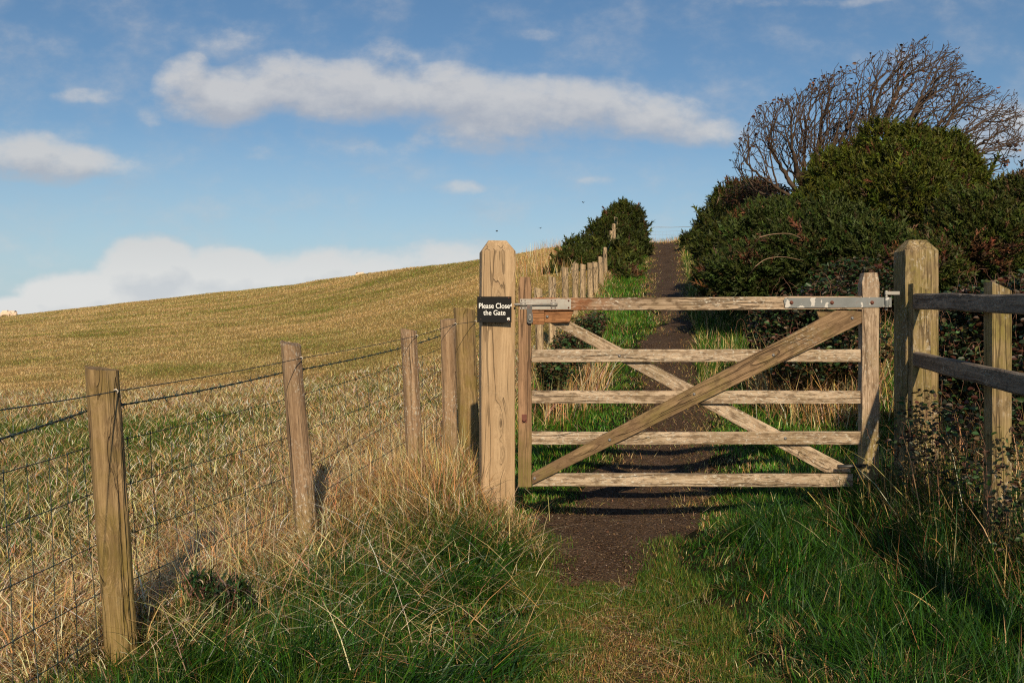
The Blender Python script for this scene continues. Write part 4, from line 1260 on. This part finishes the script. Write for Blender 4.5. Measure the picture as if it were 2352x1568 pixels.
# gorse --------------------------------------------------------------------
def gorse(name, blobs, nsh, size, label, tint, deadamt=.12, leaders=0, sub=1.):
    root = empty(name, (blobs[0][0], blobs[0][1], float(G(blobs[0][0], blobs[0][1]))), label, 'gorse bush')
    rg = np.random.default_rng(int(nsh) + int(blobs[0][0] * 100))
    extra = []
    for (x, y, z, rx, ry, rz) in blobs:
        for _ in range(18):
            dd = rg.normal(0, 1, 3); dd[1] -= .5; dd[2] += .5; dd /= np.linalg.norm(dd)
            k = rg.uniform(.20, .46) * sub; m3 = (rx + rz) / 2
            extra.append((x + dd[0] * rx * .86, y + dd[1] * ry * .86, z + dd[2] * rz * .86, m3 * k, m3 * k, m3 * k * .85))
    B_ = np.array(list(blobs) + extra)
    w = (B_[:, 3] * B_[:, 5] + B_[:, 3] * B_[:, 4]); w /= w.sum()
    cnt = RNG.multinomial(nsh, w)
    Ps, Ns = [], []
    for i, c_ in enumerate(cnt):
        d = RNG.normal(0, 1, (c_, 3)); d[:, 2] += .25; d[:, 1] -= .35; d /= np.linalg.norm(d, axis=1)[:, None]
        c0 = B_[i, :3]; r0 = B_[i, 3:6]
        q = c0 + d * r0
        l1 = vn(q[:, 0] * 1.0 + q[:, 1] * .7, q[:, 2] + q[:, 1] * .5, .55, 7); l2 = vn(q[:, 0] + q[:, 1] * .9, q[:, 2] - q[:, 1] * .3, .22, 8)
        rad = .74 + .30 * l1 + .24 * l2 - .30 * RNG.uniform(0, 1, c_) ** 2.
        q = c0 + d * r0 * rad[:, None]
        keep = np.ones(c_, bool)
        for j in range(len(B_)):
            if j == i: continue
            e = ((q - B_[j, :3]) / B_[j, 3:6]); keep &= (e * e).sum(1) > .5
        keep &= q[:, 2] > G(q[:, 0], q[:, 1]) - .05
        Ps.append(q[keep]); Ns.append((d / r0)[keep])
    Pp = np.concatenate(Ps); Nn = np.concatenate(Ns); Nn /= np.linalg.norm(Nn, axis=1)[:, None]
    n = len(Pp)
    ax = Nn * .75 + RNG.normal(0, .42, (n, 3)); ax[:, 2] += .55; ax /= np.linalg.norm(ax, axis=1)[:, None]
    L = size * RNG.lognormal(0, .3, n)
    if leaders:
        sel = RNG.uniform(0, 1, n) < leaders; L = np.where(sel, L * 2.1, L)
    a_ = np.cross(ax, RNG.normal(0, 1, (n, 3))); a_ /= np.linalg.norm(a_, axis=1)[:, None]; b_ = np.cross(ax, a_)
    K = 11
    V = np.zeros((n, K * 3, 3), np.float32)
    for k in range(K):
        f = .05 + .9 * k / K
        base = Pp + ax * (L * f)[:, None]
        w_ = k * 2.4 + RNG.uniform(0, .6, n)
        out = a_ * np.cos(w_)[:, None] + b_ * np.sin(w_)[:, None]
        if k == K - 1:
            base = Pp; dirv = ax; ln = L * 1.1; wd = L * .09
        else:
            dirv = out * .8 + ax * .75; dirv /= np.linalg.norm(dirv, axis=1)[:, None]; ln = L * (.42 - .2 * f); wd = L * .075
        sd = np.cross(dirv, out + RNG.normal(0, .4, (n, 3))); sd /= np.linalg.norm(sd, axis=1)[:, None] + 1e-6
        V[:, k * 3] = base - sd * wd[:, None]; V[:, k * 3 + 1] = base + sd * wd[:, None]; V[:, k * 3 + 2] = base + dirv * ln[:, None]
    dead = vn(Pp[:, 0] * 1.3 + Pp[:, 1], Pp[:, 2] * 1.5 - .4 * Pp[:, 1], .5, 12)
    isd = RNG.uniform(0, 1, n) < np.clip((dead - (1 - deadamt * 2.6)) * 6, 0, .8) + deadamt * .35
    big = vn(Pp[:, 0] + Pp[:, 1] * .5, Pp[:, 2], 1.1, 14)[:, None]
    col = np.where(isd[:, None], pick([np.array([.13, .055, .025]), np.array([.085, .05, .022])], [.45, .55], n), np.array(tint) * (.75 + .5 * big))
    col = jitter_col(col, n, .28, .1)
    C = np.repeat(col[:, None, :], K * 3, 1)
    t_ = np.arange(n * K * 3).reshape(-1, 3)
    link('foliage', np_mesh('foliage', V.reshape(-1, 3), None, t_, C.reshape(-1, 3)), M_GORSE, root)
    # dark solid filler blobs, added for a shaded interior and to stop see-through
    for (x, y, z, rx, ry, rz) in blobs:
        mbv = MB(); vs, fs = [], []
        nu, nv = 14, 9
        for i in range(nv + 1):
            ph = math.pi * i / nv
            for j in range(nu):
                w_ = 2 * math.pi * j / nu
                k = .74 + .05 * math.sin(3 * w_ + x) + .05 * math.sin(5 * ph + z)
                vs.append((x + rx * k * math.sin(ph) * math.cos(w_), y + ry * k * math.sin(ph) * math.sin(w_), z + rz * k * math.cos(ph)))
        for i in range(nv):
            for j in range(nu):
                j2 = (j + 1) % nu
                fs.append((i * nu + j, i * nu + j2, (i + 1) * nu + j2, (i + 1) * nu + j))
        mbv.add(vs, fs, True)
        mbv.obj('dark_core', M_CORE, root)
    return root


GT = (.044, .055, .008); GT2 = (.047, .064, .012); GT3 = (.062, .072, .007)
gorse('gorse_bush', [pb(1432, 540, 31.5, 50, 66, .8), pb(1392, 555, 31.2, 46, 54, .8), pb(1345, 600, 30.4, 62, 46, .8), pb(1300, 625, 29.5, 44, 34, .7), pb(1452, 600, 30.0, 38, 70, .6)],
      16000, .135, 'spiky gorse bush beside the path top with three fence posts against it', GT, .08, .05, .7)
gorse('gorse_bush', [pb(1325, 625, 27.0, 52, 44, .8), pb(1275, 648, 26, 26, 26, .5), pb(1425, 625, 27.2, 55, 62, .6), pb(1440, 665, 24.5, 36, 40, .5), pb(1412, 640, 25.5, 26, 34, .4)],
      14000, .15, 'lower gorse bush spreading behind the row of far fence posts', GT, .10, .03, .7)
gorse('gorse_bush', [pb(2040, 400, 14.2, 105, 100, .9), pb(1945, 450, 14.5, 100, 86, .9), pb(2140, 420, 14.3, 85, 90, .8), pb(2195, 480, 14.1, 60, 90, .8), pb(1900, 480, 14.3, 70, 60, .7), pb(2060, 520, 13.8, 190, 120, 1.1)],
      26000, .12, 'tallest rounded gorse bush in front of the bare tree', GT3, .10)
gorse('gorse_bush', [pb(1700, 515, 18.5, 66, 84, 1.0), pb(1650, 560, 17.5, 46, 70, .9), pb(1658, 610, 16.5, 50, 86, .8), pb(1665, 650, 15.0, 58, 48, .6)],
      13000, .14, 'dark gorse bush edging the right side of the upper path', GT, .10)
gorse('gorse_bush', [pb(1780, 585, 14.2, 110, 105, .9), pb(1890, 600, 13.2, 130, 105, .9), pb(1720, 640, 13.6, 85, 60, .7), pb(2000, 620, 12.6, 100, 90, .8)],
      24000, .12, 'broad bluish gorse bush above the middle of the gate', GT2, .10)
gorse('gorse_bush', [pb(2220, 580, 12.2, 110, 110, .9), pb(2330, 560, 12.6, 110, 125, 1.0), pb(2420, 560, 12.6, 110, 120, 1.0), pb(2350, 470, 15.5, 80, 50, 1.0), pb(2100, 640, 11.8, 90, 70, .7)],
      22000, .12, 'dark gorse bush rising behind the mossy gatepost and rail fence', GT, .15)
gorse('gorse_bush', [pb(1600, 560, 30, 26, 22, .5), pb(1625, 548, 28, 22, 28, .5)], 2200, .16, 'small gorse bush at the top right edge of the path', GT, .05)
# dead brown shrub beneath the tree
bramble('dead_shrub', [pb(1740, 455, 17.0, 72, 42, .6), pb(1800, 475, 16.4, 66, 48, .6), pb(1690, 480, 17.8, 44, 38, .5)], 6000, 200, .05,
        'reddish brown leafless shrub under the left side of the bare tree', [np.array([.09, .04, .02]), np.array([.05, .035, .015]), BLG], [.5, .3, .2])['category'] = 'shrub'


# bare tree -------------------------------------------------------------------
def tree():
    env = [(1688, 430), (1684, 370), (1700, 300), (1745, 245), (1830, 215), (1880, 180), (1945, 150), (2010, 125), (2060, 105), (2118, 82), (2190, 105), (2215, 150), (2252, 190),
           (2290, 205), (2340, 215), (2356, 260), (2345, 330), (2300, 400), (2235, 415), (2150, 330), (2050, 330), (1950, 400), (1860, 440), (1760, 450)]
    ex = np.array([e[0] for e in env], float); ey = np.array([e[1] for e in env], float)

    def inside(x, y):
        c_ = np.zeros(len(x), bool); j = len(ex) - 1
        for i in range(len(ex)):
            cond = ((ey[i] > y) != (ey[j] > y)) & (x < (ex[j] - ex[i]) * (y - ey[i]) / (ey[j] - ey[i] + 1e-9) + ex[i])
            c_ ^= cond; j = i
        return c_
    r = np.random.default_rng(5)
    d0 = 15.4
    nodes = []; par_ = []

    def node(p, parent):
        nodes.append(np.array(p, float)); par_.append(parent); return len(nodes) - 1
    A_px = [1680, 1760, 1850, 1950, 2060, 2180, 2360]
    A_an = [112, 96, 80, 66, 52, 38, 18]

    def field(p):
        px = p[0] / p[1] * FP + CX; py = CY - (p[2] - EYE) / p[1] * FP
        a = math.radians(np.interp(px, A_px, A_an) - (14 if py > 330 and px > 2150 else 0))
        return np.array([math.cos(a), 0, math.sin(a)]), px, py

    def ok(px, py):
        return inside(np.array([px]), np.array([py]))[0]

    def grow(idx, dirv, length, level, follow):
        step = .055
        n_ = max(2, int(length / step)); since = 0; side = r.choice([-1, 1])
        for i in range(n_):
            p0 = nodes[idx]
            f, px, py = field(p0)
            dirv = dirv * (1 - follow) + f * follow + r.normal(0, [.06, .10, .15, .19, .22][min(level, 4)], 3)
            dirv[1] *= .93
            dirv /= np.linalg.norm(dirv)
            p = p0 + dirv * step
            _, qx, qy = field(p)
            if qy < 430 and not ok(qx, qy):
                if r.uniform() < .75: return
            if abs(p[1] - d0) > 1.3: return
            idx = node(p, idx); since += 1
            pb_ = [.38, .42, .44, .40, 0][min(level, 4)]
            if since >= 2 and i > 0 and r.uniform() < pb_ and level < 4:
                since = 0; side = -side
                ang = math.radians(r.uniform(22, 48)) * side
                c_, s__ = math.cos(ang), math.sin(ang)
                nd_ = np.array([dirv[0] * c_ - dirv[2] * s__, dirv[1] + r.normal(0, .45), dirv[0] * s__ + dirv[2] * c_])
                nd_ /= np.linalg.norm(nd_)
                rem = (n_ - i) * step
                ln = [.95, .62, .38, .20][level] * r.uniform(.6, 1.25)
                grow(idx, nd_, min(ln, rem * .9 + .14), level + 1, [.10, .10, .08, .05][level])
    base = P(1862, 520, d0); gz_ = float(G(base.x, d0))
    i0_ = node((base.x + .15, d0, gz_ - .1), -1)
    i1_ = node(P(1850, 500, d0), i0_)
    i2_ = node(P(1840, 465, d0), i1_)

    def limb(pts, dvs, parent, tip_len, lev=0):
        idx = parent; p_prev = np.array(nodes[parent])
        for (x, y), dv in zip(pts, dvs):
            q = np.array(P(x, y, d0 + dv)); m_ = max(2, int(np.linalg.norm(q - p_prev) / .055))
            base_p = p_prev.copy()
            for k in range(1, m_ + 1):
                p = base_p + (q - base_p) * k / m_ + r.normal(0, .008, 3)
                idx = node(p, idx)
                f, px, py = field(p)
                if k % 2 == 0 and ok(px, py) and r.uniform() < .85:
                    d_ = (q - base_p) / np.linalg.norm(q - base_p)
                    ang = math.radians(r.uniform(25, 60)) * r.choice([-1, 1])
                    c_, s__ = math.cos(ang), math.sin(ang)
                    nd_ = np.array([d_[0] * c_ - d_[2] * s__, r.normal(0, .5), d_[0] * s__ + d_[2] * c_]) + f * .7
                    nd_ /= np.linalg.norm(nd_)
                    grow(idx, nd_, r.uniform(.4, 1.0), 1, .12)
            p_prev = q
        d_ = nodes[idx] - nodes[par_[idx]]; d_ /= np.linalg.norm(d_)
        grow(idx, d_, tip_len, lev, .10)
        return idx
    limb([(1800, 440), (1745, 405), (1712, 370)], [0, -.2, -.4], i2_, .5, 1)
    limb([(1815, 420), (1775, 350), (1755, 290)], [0, .2, .4], i2_, .35, 1)
    limb([(1838, 420), (1820, 340), (1815, 270)], [0, -.3, -.5], i2_, .5, 1)
    limb([(1850, 420), (1880, 340), (1890, 250)], [0, .1, .3], i2_, .5, 1)
    limb([(1862, 425), (1920, 350), (1960, 270), (1985, 210)], [0, -.1, -.4, -.5], i2_, .5, 1)
    a_ = limb([(1880, 440), (1960, 385), (2010, 320), (2050, 240), (2085, 170)], [0, 0, .2, .3, .4], i2_, .5, 1)
    limb([(1890, 450), (2000, 400), (2070, 320), (2120, 240), (2160, 170)], [0, .1, 0, -.2, -.4], i2_, .4, 1)
    limb([(1900, 460), (2040, 400), (2120, 330), (2200, 240)], [.1, .3, .3, .4], i2_, .4, 1)
    limb([(1900, 470), (2060, 410), (2160, 350), (2260, 280)], [.1, .3, 0, 0], i2_, .6, 1)
    limb([(1910, 480), (2080, 420), (2190, 375), (2280, 345)], [.1, .3, -.1, -.3], i2_, .5, 1)
    limb([(1910, 490), (2100, 425), (2200, 400), (2260, 395)], [.1, .3, -.2, -.1], i2_, .5, 1)
    limb([(1790, 455), (1735, 440), (1700, 425)], [0, .3, .5], i2_, .3, 1)
    limb([(1845, 400), (1850, 300), (1865, 215)], [0, .4, .7], i2_, .3, 1)
    limb([(1870, 430), (1940, 370), (2000, 280), (2030, 190)], [0, .3, .7, .8], i2_, .4, 1)
    limb([(1885, 450), (1990, 380), (2090, 280), (2140, 160)], [0, -.3, -.7, -.8], i2_, .4, 1)
    limb([(1900, 460), (2050, 400), (2150, 320), (2220, 220)], [.1, -.3, -.6, -.7], i2_, .5, 1)
    limb([(1905, 480), (2090, 420), (2190, 360), (2310, 300)], [.1, .5, .7, .8], i2_, .4, 1)
    n = len(nodes); N_ = np.array(nodes); par_ = np.array(par_)
    rad = np.zeros(n); kids = np.zeros(n, int)
    for p in par_:
        if p >= 0: kids[p] += 1
    assert (par_ < np.arange(n)).all()
    acc_ = np.zeros(n)
    for i in range(n - 1, -1, -1):
        rad[i] = .0036 if kids[i] == 0 else acc_[i] ** (1 / 2.0)
        if par_[i] >= 0: acc_[par_[i]] += rad[i] ** 2.0
    rad = np.clip(rad, .0036, .10)
    e = np.arange(n)[par_ >= 0]; a_ = N_[par_[e]]; b_ = N_[e]; ra = np.minimum(rad[par_[e]], rad[e] * 1.5); rb = rad[e]
    ax = b_ - a_; ax /= np.linalg.norm(ax, axis=1)[:, None] + 1e-9
    s_ = np.cross(ax, np.array([.3, .9, .1])); s_ /= np.linalg.norm(s_, axis=1)[:, None] + 1e-9; t_ = np.cross(ax, s_)

    def tubes(sel, K):
        m_ = sel.sum(); V = np.zeros((m_, 2 * K, 3), np.float32)
        for k in range(K):
            w = 2 * math.pi * k / K
            o = s_[sel] * math.cos(w) + t_[sel] * math.sin(w)
            V[:, k] = a_[sel] - ax[sel] * ra[sel][:, None] * .3 + o * ra[sel][:, None]; V[:, K + k] = b_[sel] + o * rb[sel][:, None]
        base_ = (np.arange(m_) * 2 * K)[:, None]
        q = np.concatenate([base_ + np.array([k, (k + 1) % K, K + (k + 1) % K, K + k]) for k in range(K)])
        return V.reshape(-1, 3), q
    root = empty('bare_tree', N_[0], 'leafless windswept tree leaning right above the gorse with a few brown leaves', 'tree')
    thick = rb > .03
    V, q = tubes(thick, 9); link('trunk', np_mesh('trunk', V, q, smooth=True), M_BARK, root)
    V, q = tubes(~thick, 5); link('branches', np_mesh('branches', V, q, smooth=True), M_BARK, root)
    tips = np.where(kids[:n] == 0)[0]
    px = N_[tips, 0] / N_[tips, 1] * FP + CX; py = CY - (N_[tips, 2] - EYE) / N_[tips, 1] * FP
    pr_leaf = .13 + .8 * ((px > 2195) & (py > 320)) + .22 * ((px > 1850) & (px < 2100) & (py < 230)) + .16 * (px < 1800)
    sel = RNG.uniform(0, 1, len(tips)) < pr_leaf
    p = N_[tips[sel]] + RNG.normal(0, .012, (sel.sum(), 3))
    V, C = leaf_arrays(p, RNG.uniform(.04, .075, len(p)), jitter_col(pick([np.array([.13, .055, .025]), np.array([.20, .10, .04]), np.array([.07, .035, .02])], [.5, .2, .3], len(p)), len(p), .25), -.4)
    leaf_obj('leaves', V, C, M_LEAF, root)


tree()

# bramble shoots arching out of the gorse
for i, (pts, lb) in enumerate(([[(1735, 612), (1760, 595), (1800, 590), (1850, 600)], 'pale bramble shoot arching low over the gorse above the gate'],
                               [[(1745, 545), (1775, 538), (1815, 537), (1842, 549)], 'pale bramble shoot arching higher over the bluish gorse'],
                               [[(1622, 640), (1650, 626), (1680, 618)], 'short pale shoot at the left edge of the gorse beside the path'],
                               [[(1648, 465), (1652, 450), (1650, 436)], 'thin bare twig standing above the gorse at the left'])):
    d = 12.4 if i < 2 else (14.6 if i == 2 else 17)
    cp = [P(x, y, d) for x, y in pts]; fine = []
    for j in range(len(cp) - 1):
        a0, a1, a2, a3 = cp[max(j - 1, 0)], cp[j], cp[j + 1], cp[min(j + 2, len(cp) - 1)]
        for q in range(6):
            k = q / 6
            fine.append(.5 * ((2 * a1) + (a2 - a0) * k + (2 * a0 - 5 * a1 + 4 * a2 - a3) * k * k + (3 * a1 - a0 - 3 * a2 + a3) * k ** 3))
    fine.append(cp[-1]); fine = [Vector((0, .45, -.12)) + fine[0]] + fine
    mb = MB(); mb.tube(fine, [.0065 - .0045 * j / len(fine) for j in range(len(fine))], 6)
    o = mb.obj('bramble_shoot', plain_mat('pale_shoot', (.27, .165, .10), .7, .3, 10.))
    setp(o, lb, 'shoot', 'bare shoots sticking out of the gorse')


# sheep -----------------------------------------------------------------------
def ell(mb, c_, r_, nu=20, nv=12, lump=.0):
    vs, fs = [], []
    for i in range(nv + 1):
        ph = math.pi * i / nv
        for j in range(nu):
            w = 2 * math.pi * j / nu
            k = 1 + lump * (math.sin(7 * w + 3 * ph) * math.sin(6 * ph))
            vs.append((c_[0] + r_[0] * k * math.sin(ph) * math.cos(w), c_[1] + r_[1] * k * math.sin(ph) * math.sin(w), c_[2] + r_[2] * k * math.cos(ph)))
    for i in range(nv):
        for j in range(nu):
            j2 = (j + 1) % nu
            fs.append((i * nu + j, i * nu + j2, (i + 1) * nu + j2, (i + 1) * nu + j))
    mb.add(vs, fs, True)


def sheep(px, py, d, rz, label, wid=1.0):
    T = P(px, py, d); gzz = min(float(G(T.x, d)), T.z - .5)
    base = Vector((T.x, d, T.z - (.84 if px < 100 else .64)))
    root = empty('sheep', base, label, 'sheep', 'pale sheep grazing beyond the brow of the hill')
    R = Matrix.Translation(base) @ Matrix.Rotation(rz, 4, 'Z')
    # body grown over a skeleton so neck, trunk and legs are one surface
    me_ = bpy.data.meshes.new('body')
    vs = [(0, 0, .50), (.28, 0, .52), (.42, 0, .50), (.55, 0, .34), (.62, 0, .18), (-.28, 0, .53), (-.42, 0, .50),
          (.30, .11, .3), (.30, .11, .12), (.31, .11, 0), (.30, -.11, .3), (.30, -.11, .12), (.31, -.11, 0),
          (-.32, .11, .3), (-.35, .11, .14), (-.31, .11, 0), (-.32, -.11, .3), (-.35, -.11, .14), (-.31, -.11, 0)]
    es = [(0, 1), (1, 2), (2, 3), (3, 4), (0, 5), (5, 6), (1, 7), (7, 8), (8, 9), (1, 10), (10, 11), (11, 12), (5, 13), (13, 14), (14, 15), (5, 16), (16, 17), (17, 18)]
    me_.from_pydata([(x * wid, y, z) for x, y, z in vs], es, [])
    o = link('body', me_, M_WOOL, root, R)
    sk = o.modifiers.new('skin', 'SKIN')
    rads = [.25, .22, .16, .09, .06, .23, .14, .09, .035, .03, .09, .035, .03, .10, .035, .03, .10, .035, .03]
    for i, q in enumerate(rads): me_.skin_vertices[0].data[i].radius = (q, q)
    me_.skin_vertices[0].data[0].use_root = True
    su = o.modifiers.new('sub', 'SUBSURF'); su.levels = 2; su.render_levels = 2
    mb = MB(); ell(mb, (.60 * wid, 0, .20), (.09, .065, .075)); ell(mb, (.66 * wid, 0, .13), (.06, .045, .06))
    h_ = mb.obj('head', M_FACE, root, R)
    for s_ in (-1, 1):
        mb = MB(); ell(mb, (.56 * wid, s_ * .09, .24), (.025, .06, .018), 10, 6); mb.obj('ear', M_FACE, h_, R)
    return root


sheep(12, 710.5, 94, 0.25, 'pale sheep at the far left edge on the brow, cut by the picture edge')
sheep(31, 711.5, 96, math.pi - .2, 'second pale sheep from the left edge, rump against its neighbour', .85)
sheep(826, 628.5, 78, .5, 'lone pale sheep whose back shows over the middle of the brow')

# birds
for i, (px, py, rz, lb) in enumerate(((1141, 531, .3, 'tiny dark bird just above the tan gatepost'), (1241, 524, 1.2, 'tiny dark bird between the gatepost and the far gorse bush'),
                                      (1340, 465, 2.2, 'tiny dark bird highest in the sky left of the far gorse bush'))):
    p = P(px, py, 60)
    root = empty('bird', p, lb, 'bird', 'tiny dark birds in the sky over the hill')
    R = Matrix.Translation(p) @ Matrix.Rotation(rz, 4, 'Z')
    mb = MB(); ell(mb, (0, 0, 0), (.055, .028, .03), 12, 8); ell(mb, (.055, 0, .012), (.02, .017, .017), 8, 6)
    mb.add([(-.04, -.012, 0), (-.04, .012, 0), (-.11, .02, .005), (-.11, -.02, .005)], [(0, 1, 2, 3)])
    body = mb.obj('body', M_BIRD, root, R)
    for s_ in (-1, 1):
        mb = MB(); mb.add([(.03, s_ * .02, .01), (-.03, s_ * .02, .01), (-.045, s_ * .11, .045), (-.01, s_ * .13, .05), (.03, s_ * .08, .035)], [(0, 1, 2, 3, 4)])
        o = mb.obj('wing', M_BIRD, root, R); so = o.modifiers.new('t', 'SOLIDIFY'); so.thickness = .005

# ------------------------------------------------------------------ world
SUN_EL, SUN_AZ = 28., 4.
w = bpy.data.worlds.new('World'); SC.world = w; w.use_nodes = True
t = w.node_tree; t.nodes.clear(); b = NB(t)
sky = b.n('ShaderNodeTexSky', sky_type='NISHITA')
sky.sun_disc = False; sky.sun_elevation = math.radians(SUN_EL); sky.sun_rotation = math.radians(180 - SUN_AZ)
sky.altitude = 0; sky.air_density = 1.0; sky.dust_density = .35; sky.ozone_density = 2.2
tc = b.n('ShaderNodeTexCoord').outputs['Generated']
sp = b.n('ShaderNodeSeparateXYZ', {0: tc})
yy = b.math('MAXIMUM', sp.outputs[1], .08)
U = b.math('DIVIDE', sp.outputs[0], yy); Vv = b.math('DIVIDE', sp.outputs[2], yy)

CL = [  # cx, cy, rx, ry, weight
    (432, 190, 80, 84, 1.0), (520, 225, 190, 80, 1.0), (650, 200, 160, 84, .9), (830, 215, 230, 88, 1.0), (1030, 220, 190, 96, 1.0), (1180, 245, 250, 92, 1.0), (1350, 250, 210, 92, 1.0), (1500, 275, 180, 74, .9),
    (1640, 300, 130, 56, .7), (1080, 285, 260, 56, .6), (520, 95, 110, 60, .28), (880, 130, 110, 56, .46), (215, 222, 125, 24, .38), (347, 262, 34, 36, .4), (1560, 250, 170, 40, .4),
    (30, 350, 150, 66, .9), (160, 372, 180, 52, .8), (120, 400, 210, 30, .5), (340, 625, 150, 100, 1.7), (540, 655, 165, 95, 1.7), (180, 695, 170, 86, 1.7), (420, 720, 400, 110, 1.8), (40, 735, 210, 60, 1.6),
    (760, 650, 300, 105, 1.25), (1000, 625, 300, 80, .85), (1045, 433, 70, 22, .55), (1370, 425, 60, 14, .3), (1228, 85, 62, 22, .32), (1880, 8, 260, 20, .4), (2310, 310, 180, 100, .75), (610, 350, 60, 30, .32), (1050, 330, 380, 34, .4)]


def density_group():
    g = bpy.data.node_groups.new('cloud_density', 'ShaderNodeTree')
    g.interface.new_socket('U', in_out='INPUT', socket_type='NodeSocketFloat')
    g.interface.new_socket('V', in_out='INPUT', socket_type='NodeSocketFloat')
    g.interface.new_socket('D', in_out='OUTPUT', socket_type='NodeSocketFloat')
    q = NB(g); gi = g.nodes.new('NodeGroupInput'); go = g.nodes.new('NodeGroupOutput')
    u0, v0 = gi.outputs[0], gi.outputs[1]
    vec = q.n('ShaderNodeCombineXYZ', {0: u0, 1: q.math('MULTIPLY', v0, 1.5), 2: .37}).outputs[0]
    n1 = q.n('ShaderNodeTexNoise', {'Vector': vec, 'Scale': 9., 'Detail': 2., 'Roughness': .5})
    sc_ = q.n('ShaderNodeSeparateColor', {0: n1.outputs['Color']})
    u1 = q.math('ADD', u0, q.math('MULTIPLY', q.math('SUBTRACT', sc_.outputs[0], .5), .045))
    v1 = q.math('ADD', v0, q.math('MULTIPLY', q.math('SUBTRACT', sc_.outputs[1], .5), .03))
    tot = None
    for cx, cy, rx, ry, wt in CL:
        a1 = q.math('MULTIPLY', q.math('SUBTRACT', u1, (cx - CX) / FP), FP / rx)
        b1 = q.math('MULTIPLY', q.math('SUBTRACT', v1, (CY - cy) / FP), FP / ry)
        r2 = q.math('ADD', q.math('MULTIPLY', a1, a1), q.math('MULTIPLY', b1, b1))
        v_ = q.math('MULTIPLY', q.math('SUBTRACT', 1., r2, clamp=False), wt)
        v_ = q.math('MAXIMUM', v_, 0.)
        tot = v_ if tot is None else q.n('ShaderNodeMath', {0: tot, 1: v_, 2: .25}, operation='SMOOTH_MAX').outputs[0]
    nz = q.n('ShaderNodeTexNoise', {'Vector': vec, 'Scale': 17., 'Detail': 10., 'Roughness': .60}).outputs[0]
    nd = q.math('MULTIPLY', q.math('SUBTRACT', nz, .5), 2.7)
    dd = q.math('ADD', q.math('MULTIPLY', tot, 1.7), nd)
    dd = q.math('MULTIPLY', dd, q.math('MINIMUM', q.math('MULTIPLY', tot, 4.), 1.))
    q.t.links.new(dd, go.inputs[0])
    return g


DG = density_group()


def dens(uu, vv):
    nd = t.nodes.new('ShaderNodeGroup'); nd.node_tree = DG
    t.links.new(uu, nd.inputs[0]); t.links.new(vv, nd.inputs[1])
    return nd.outputs[0]


d1 = dens(U, Vv); d2 = dens(b.math('SUBTRACT', U, .004), b.math('ADD', Vv, .020))
alpha = b.n('ShaderNodeMapRange', {0: d1, 1: -.04, 2: 1.5, 3: 0., 4: .80}, interpolation_type='SMOOTHSTEP').outputs[0]
lit = b.math('MULTIPLY', b.math('ADD', b.math('SUBTRACT', d1, d2), .42), .85, clamp=True)
low = b.n('ShaderNodeMapRange', {0: Vv, 1: .055, 2: .12, 3: 1., 4: 0.}).outputs[0]
ccol = b.mix(low, b.mix(lit, (6.4, 6.5, 7.0), (9.3, 9.0, 8.7)), b.mix(lit, (8.8, 8.9, 9.2), (11.2, 10.9, 10.6)))
fr_ = b.math('GREATER_THAN', sp.outputs[1], .08)
alpha = b.math('MULTIPLY', alpha, fr_)
skc = b.n('ShaderNodeHueSaturation', {'Hue': .497, 'Saturation': 1.16, 'Value': 1.18, 'Color': sky.outputs[0]}).outputs[0]
skc = b.mix(1., skc, (1.01, .985, 1.0), 'MULTIPLY')
skc = b.mix(b.n('ShaderNodeMapRange', {0: sp.outputs[2], 1: 0., 2: .20, 3: .85, 4: 0.}).outputs[0], skc, (5.6, 7.9, 9.6))
fin = b.mix(alpha, skc, ccol)
bg = b.n('ShaderNodeBackground', {0: fin, 1: .07})
b.n('ShaderNodeOutputWorld', {0: bg.outputs[0]})
w.cycles.sampling_method = 'MANUAL'; w.cycles.sample_map_resolution = 512

L_ = bpy.data.lights.new('sun', 'SUN'); L_.energy = 4.7; L_.angle = math.radians(.53); L_.color = (1., .83, .59)
so = bpy.data.objects.new('sun', L_); COL.objects.link(so)
el, az = math.radians(SUN_EL), math.radians(SUN_AZ)
v = Vector((math.sin(az) * math.cos(el), -math.cos(az) * math.cos(el), math.sin(el)))
so.rotation_euler = v.to_track_quat('Z', 'Y').to_euler(); so.location = (3, -20, 15)

cam = bpy.data.cameras.new('camera'); co = bpy.data.objects.new('camera', cam); COL.objects.link(co)
co.location = (0, 0, EYE); co.rotation_euler = (math.pi / 2, 0, 0)
cam.lens = 35; cam.sensor_width = 36; cam.clip_end = 3000; cam.clip_start = .05
SC.camera = co
vs_ = SC.view_settings
vs_.view_transform = 'Standard'; vs_.look = 'None'; vs_.exposure = 0; vs_.gamma = 1
SC.cycles.max_bounces = 6; SC.cycles.diffuse_bounces = 3; SC.cycles.transparent_max_bounces = 4
SC.cycles.use_denoising = False
SC.cycles.filter_width = 1.15
SC.cycles.sample_clamp_indirect = 4.0
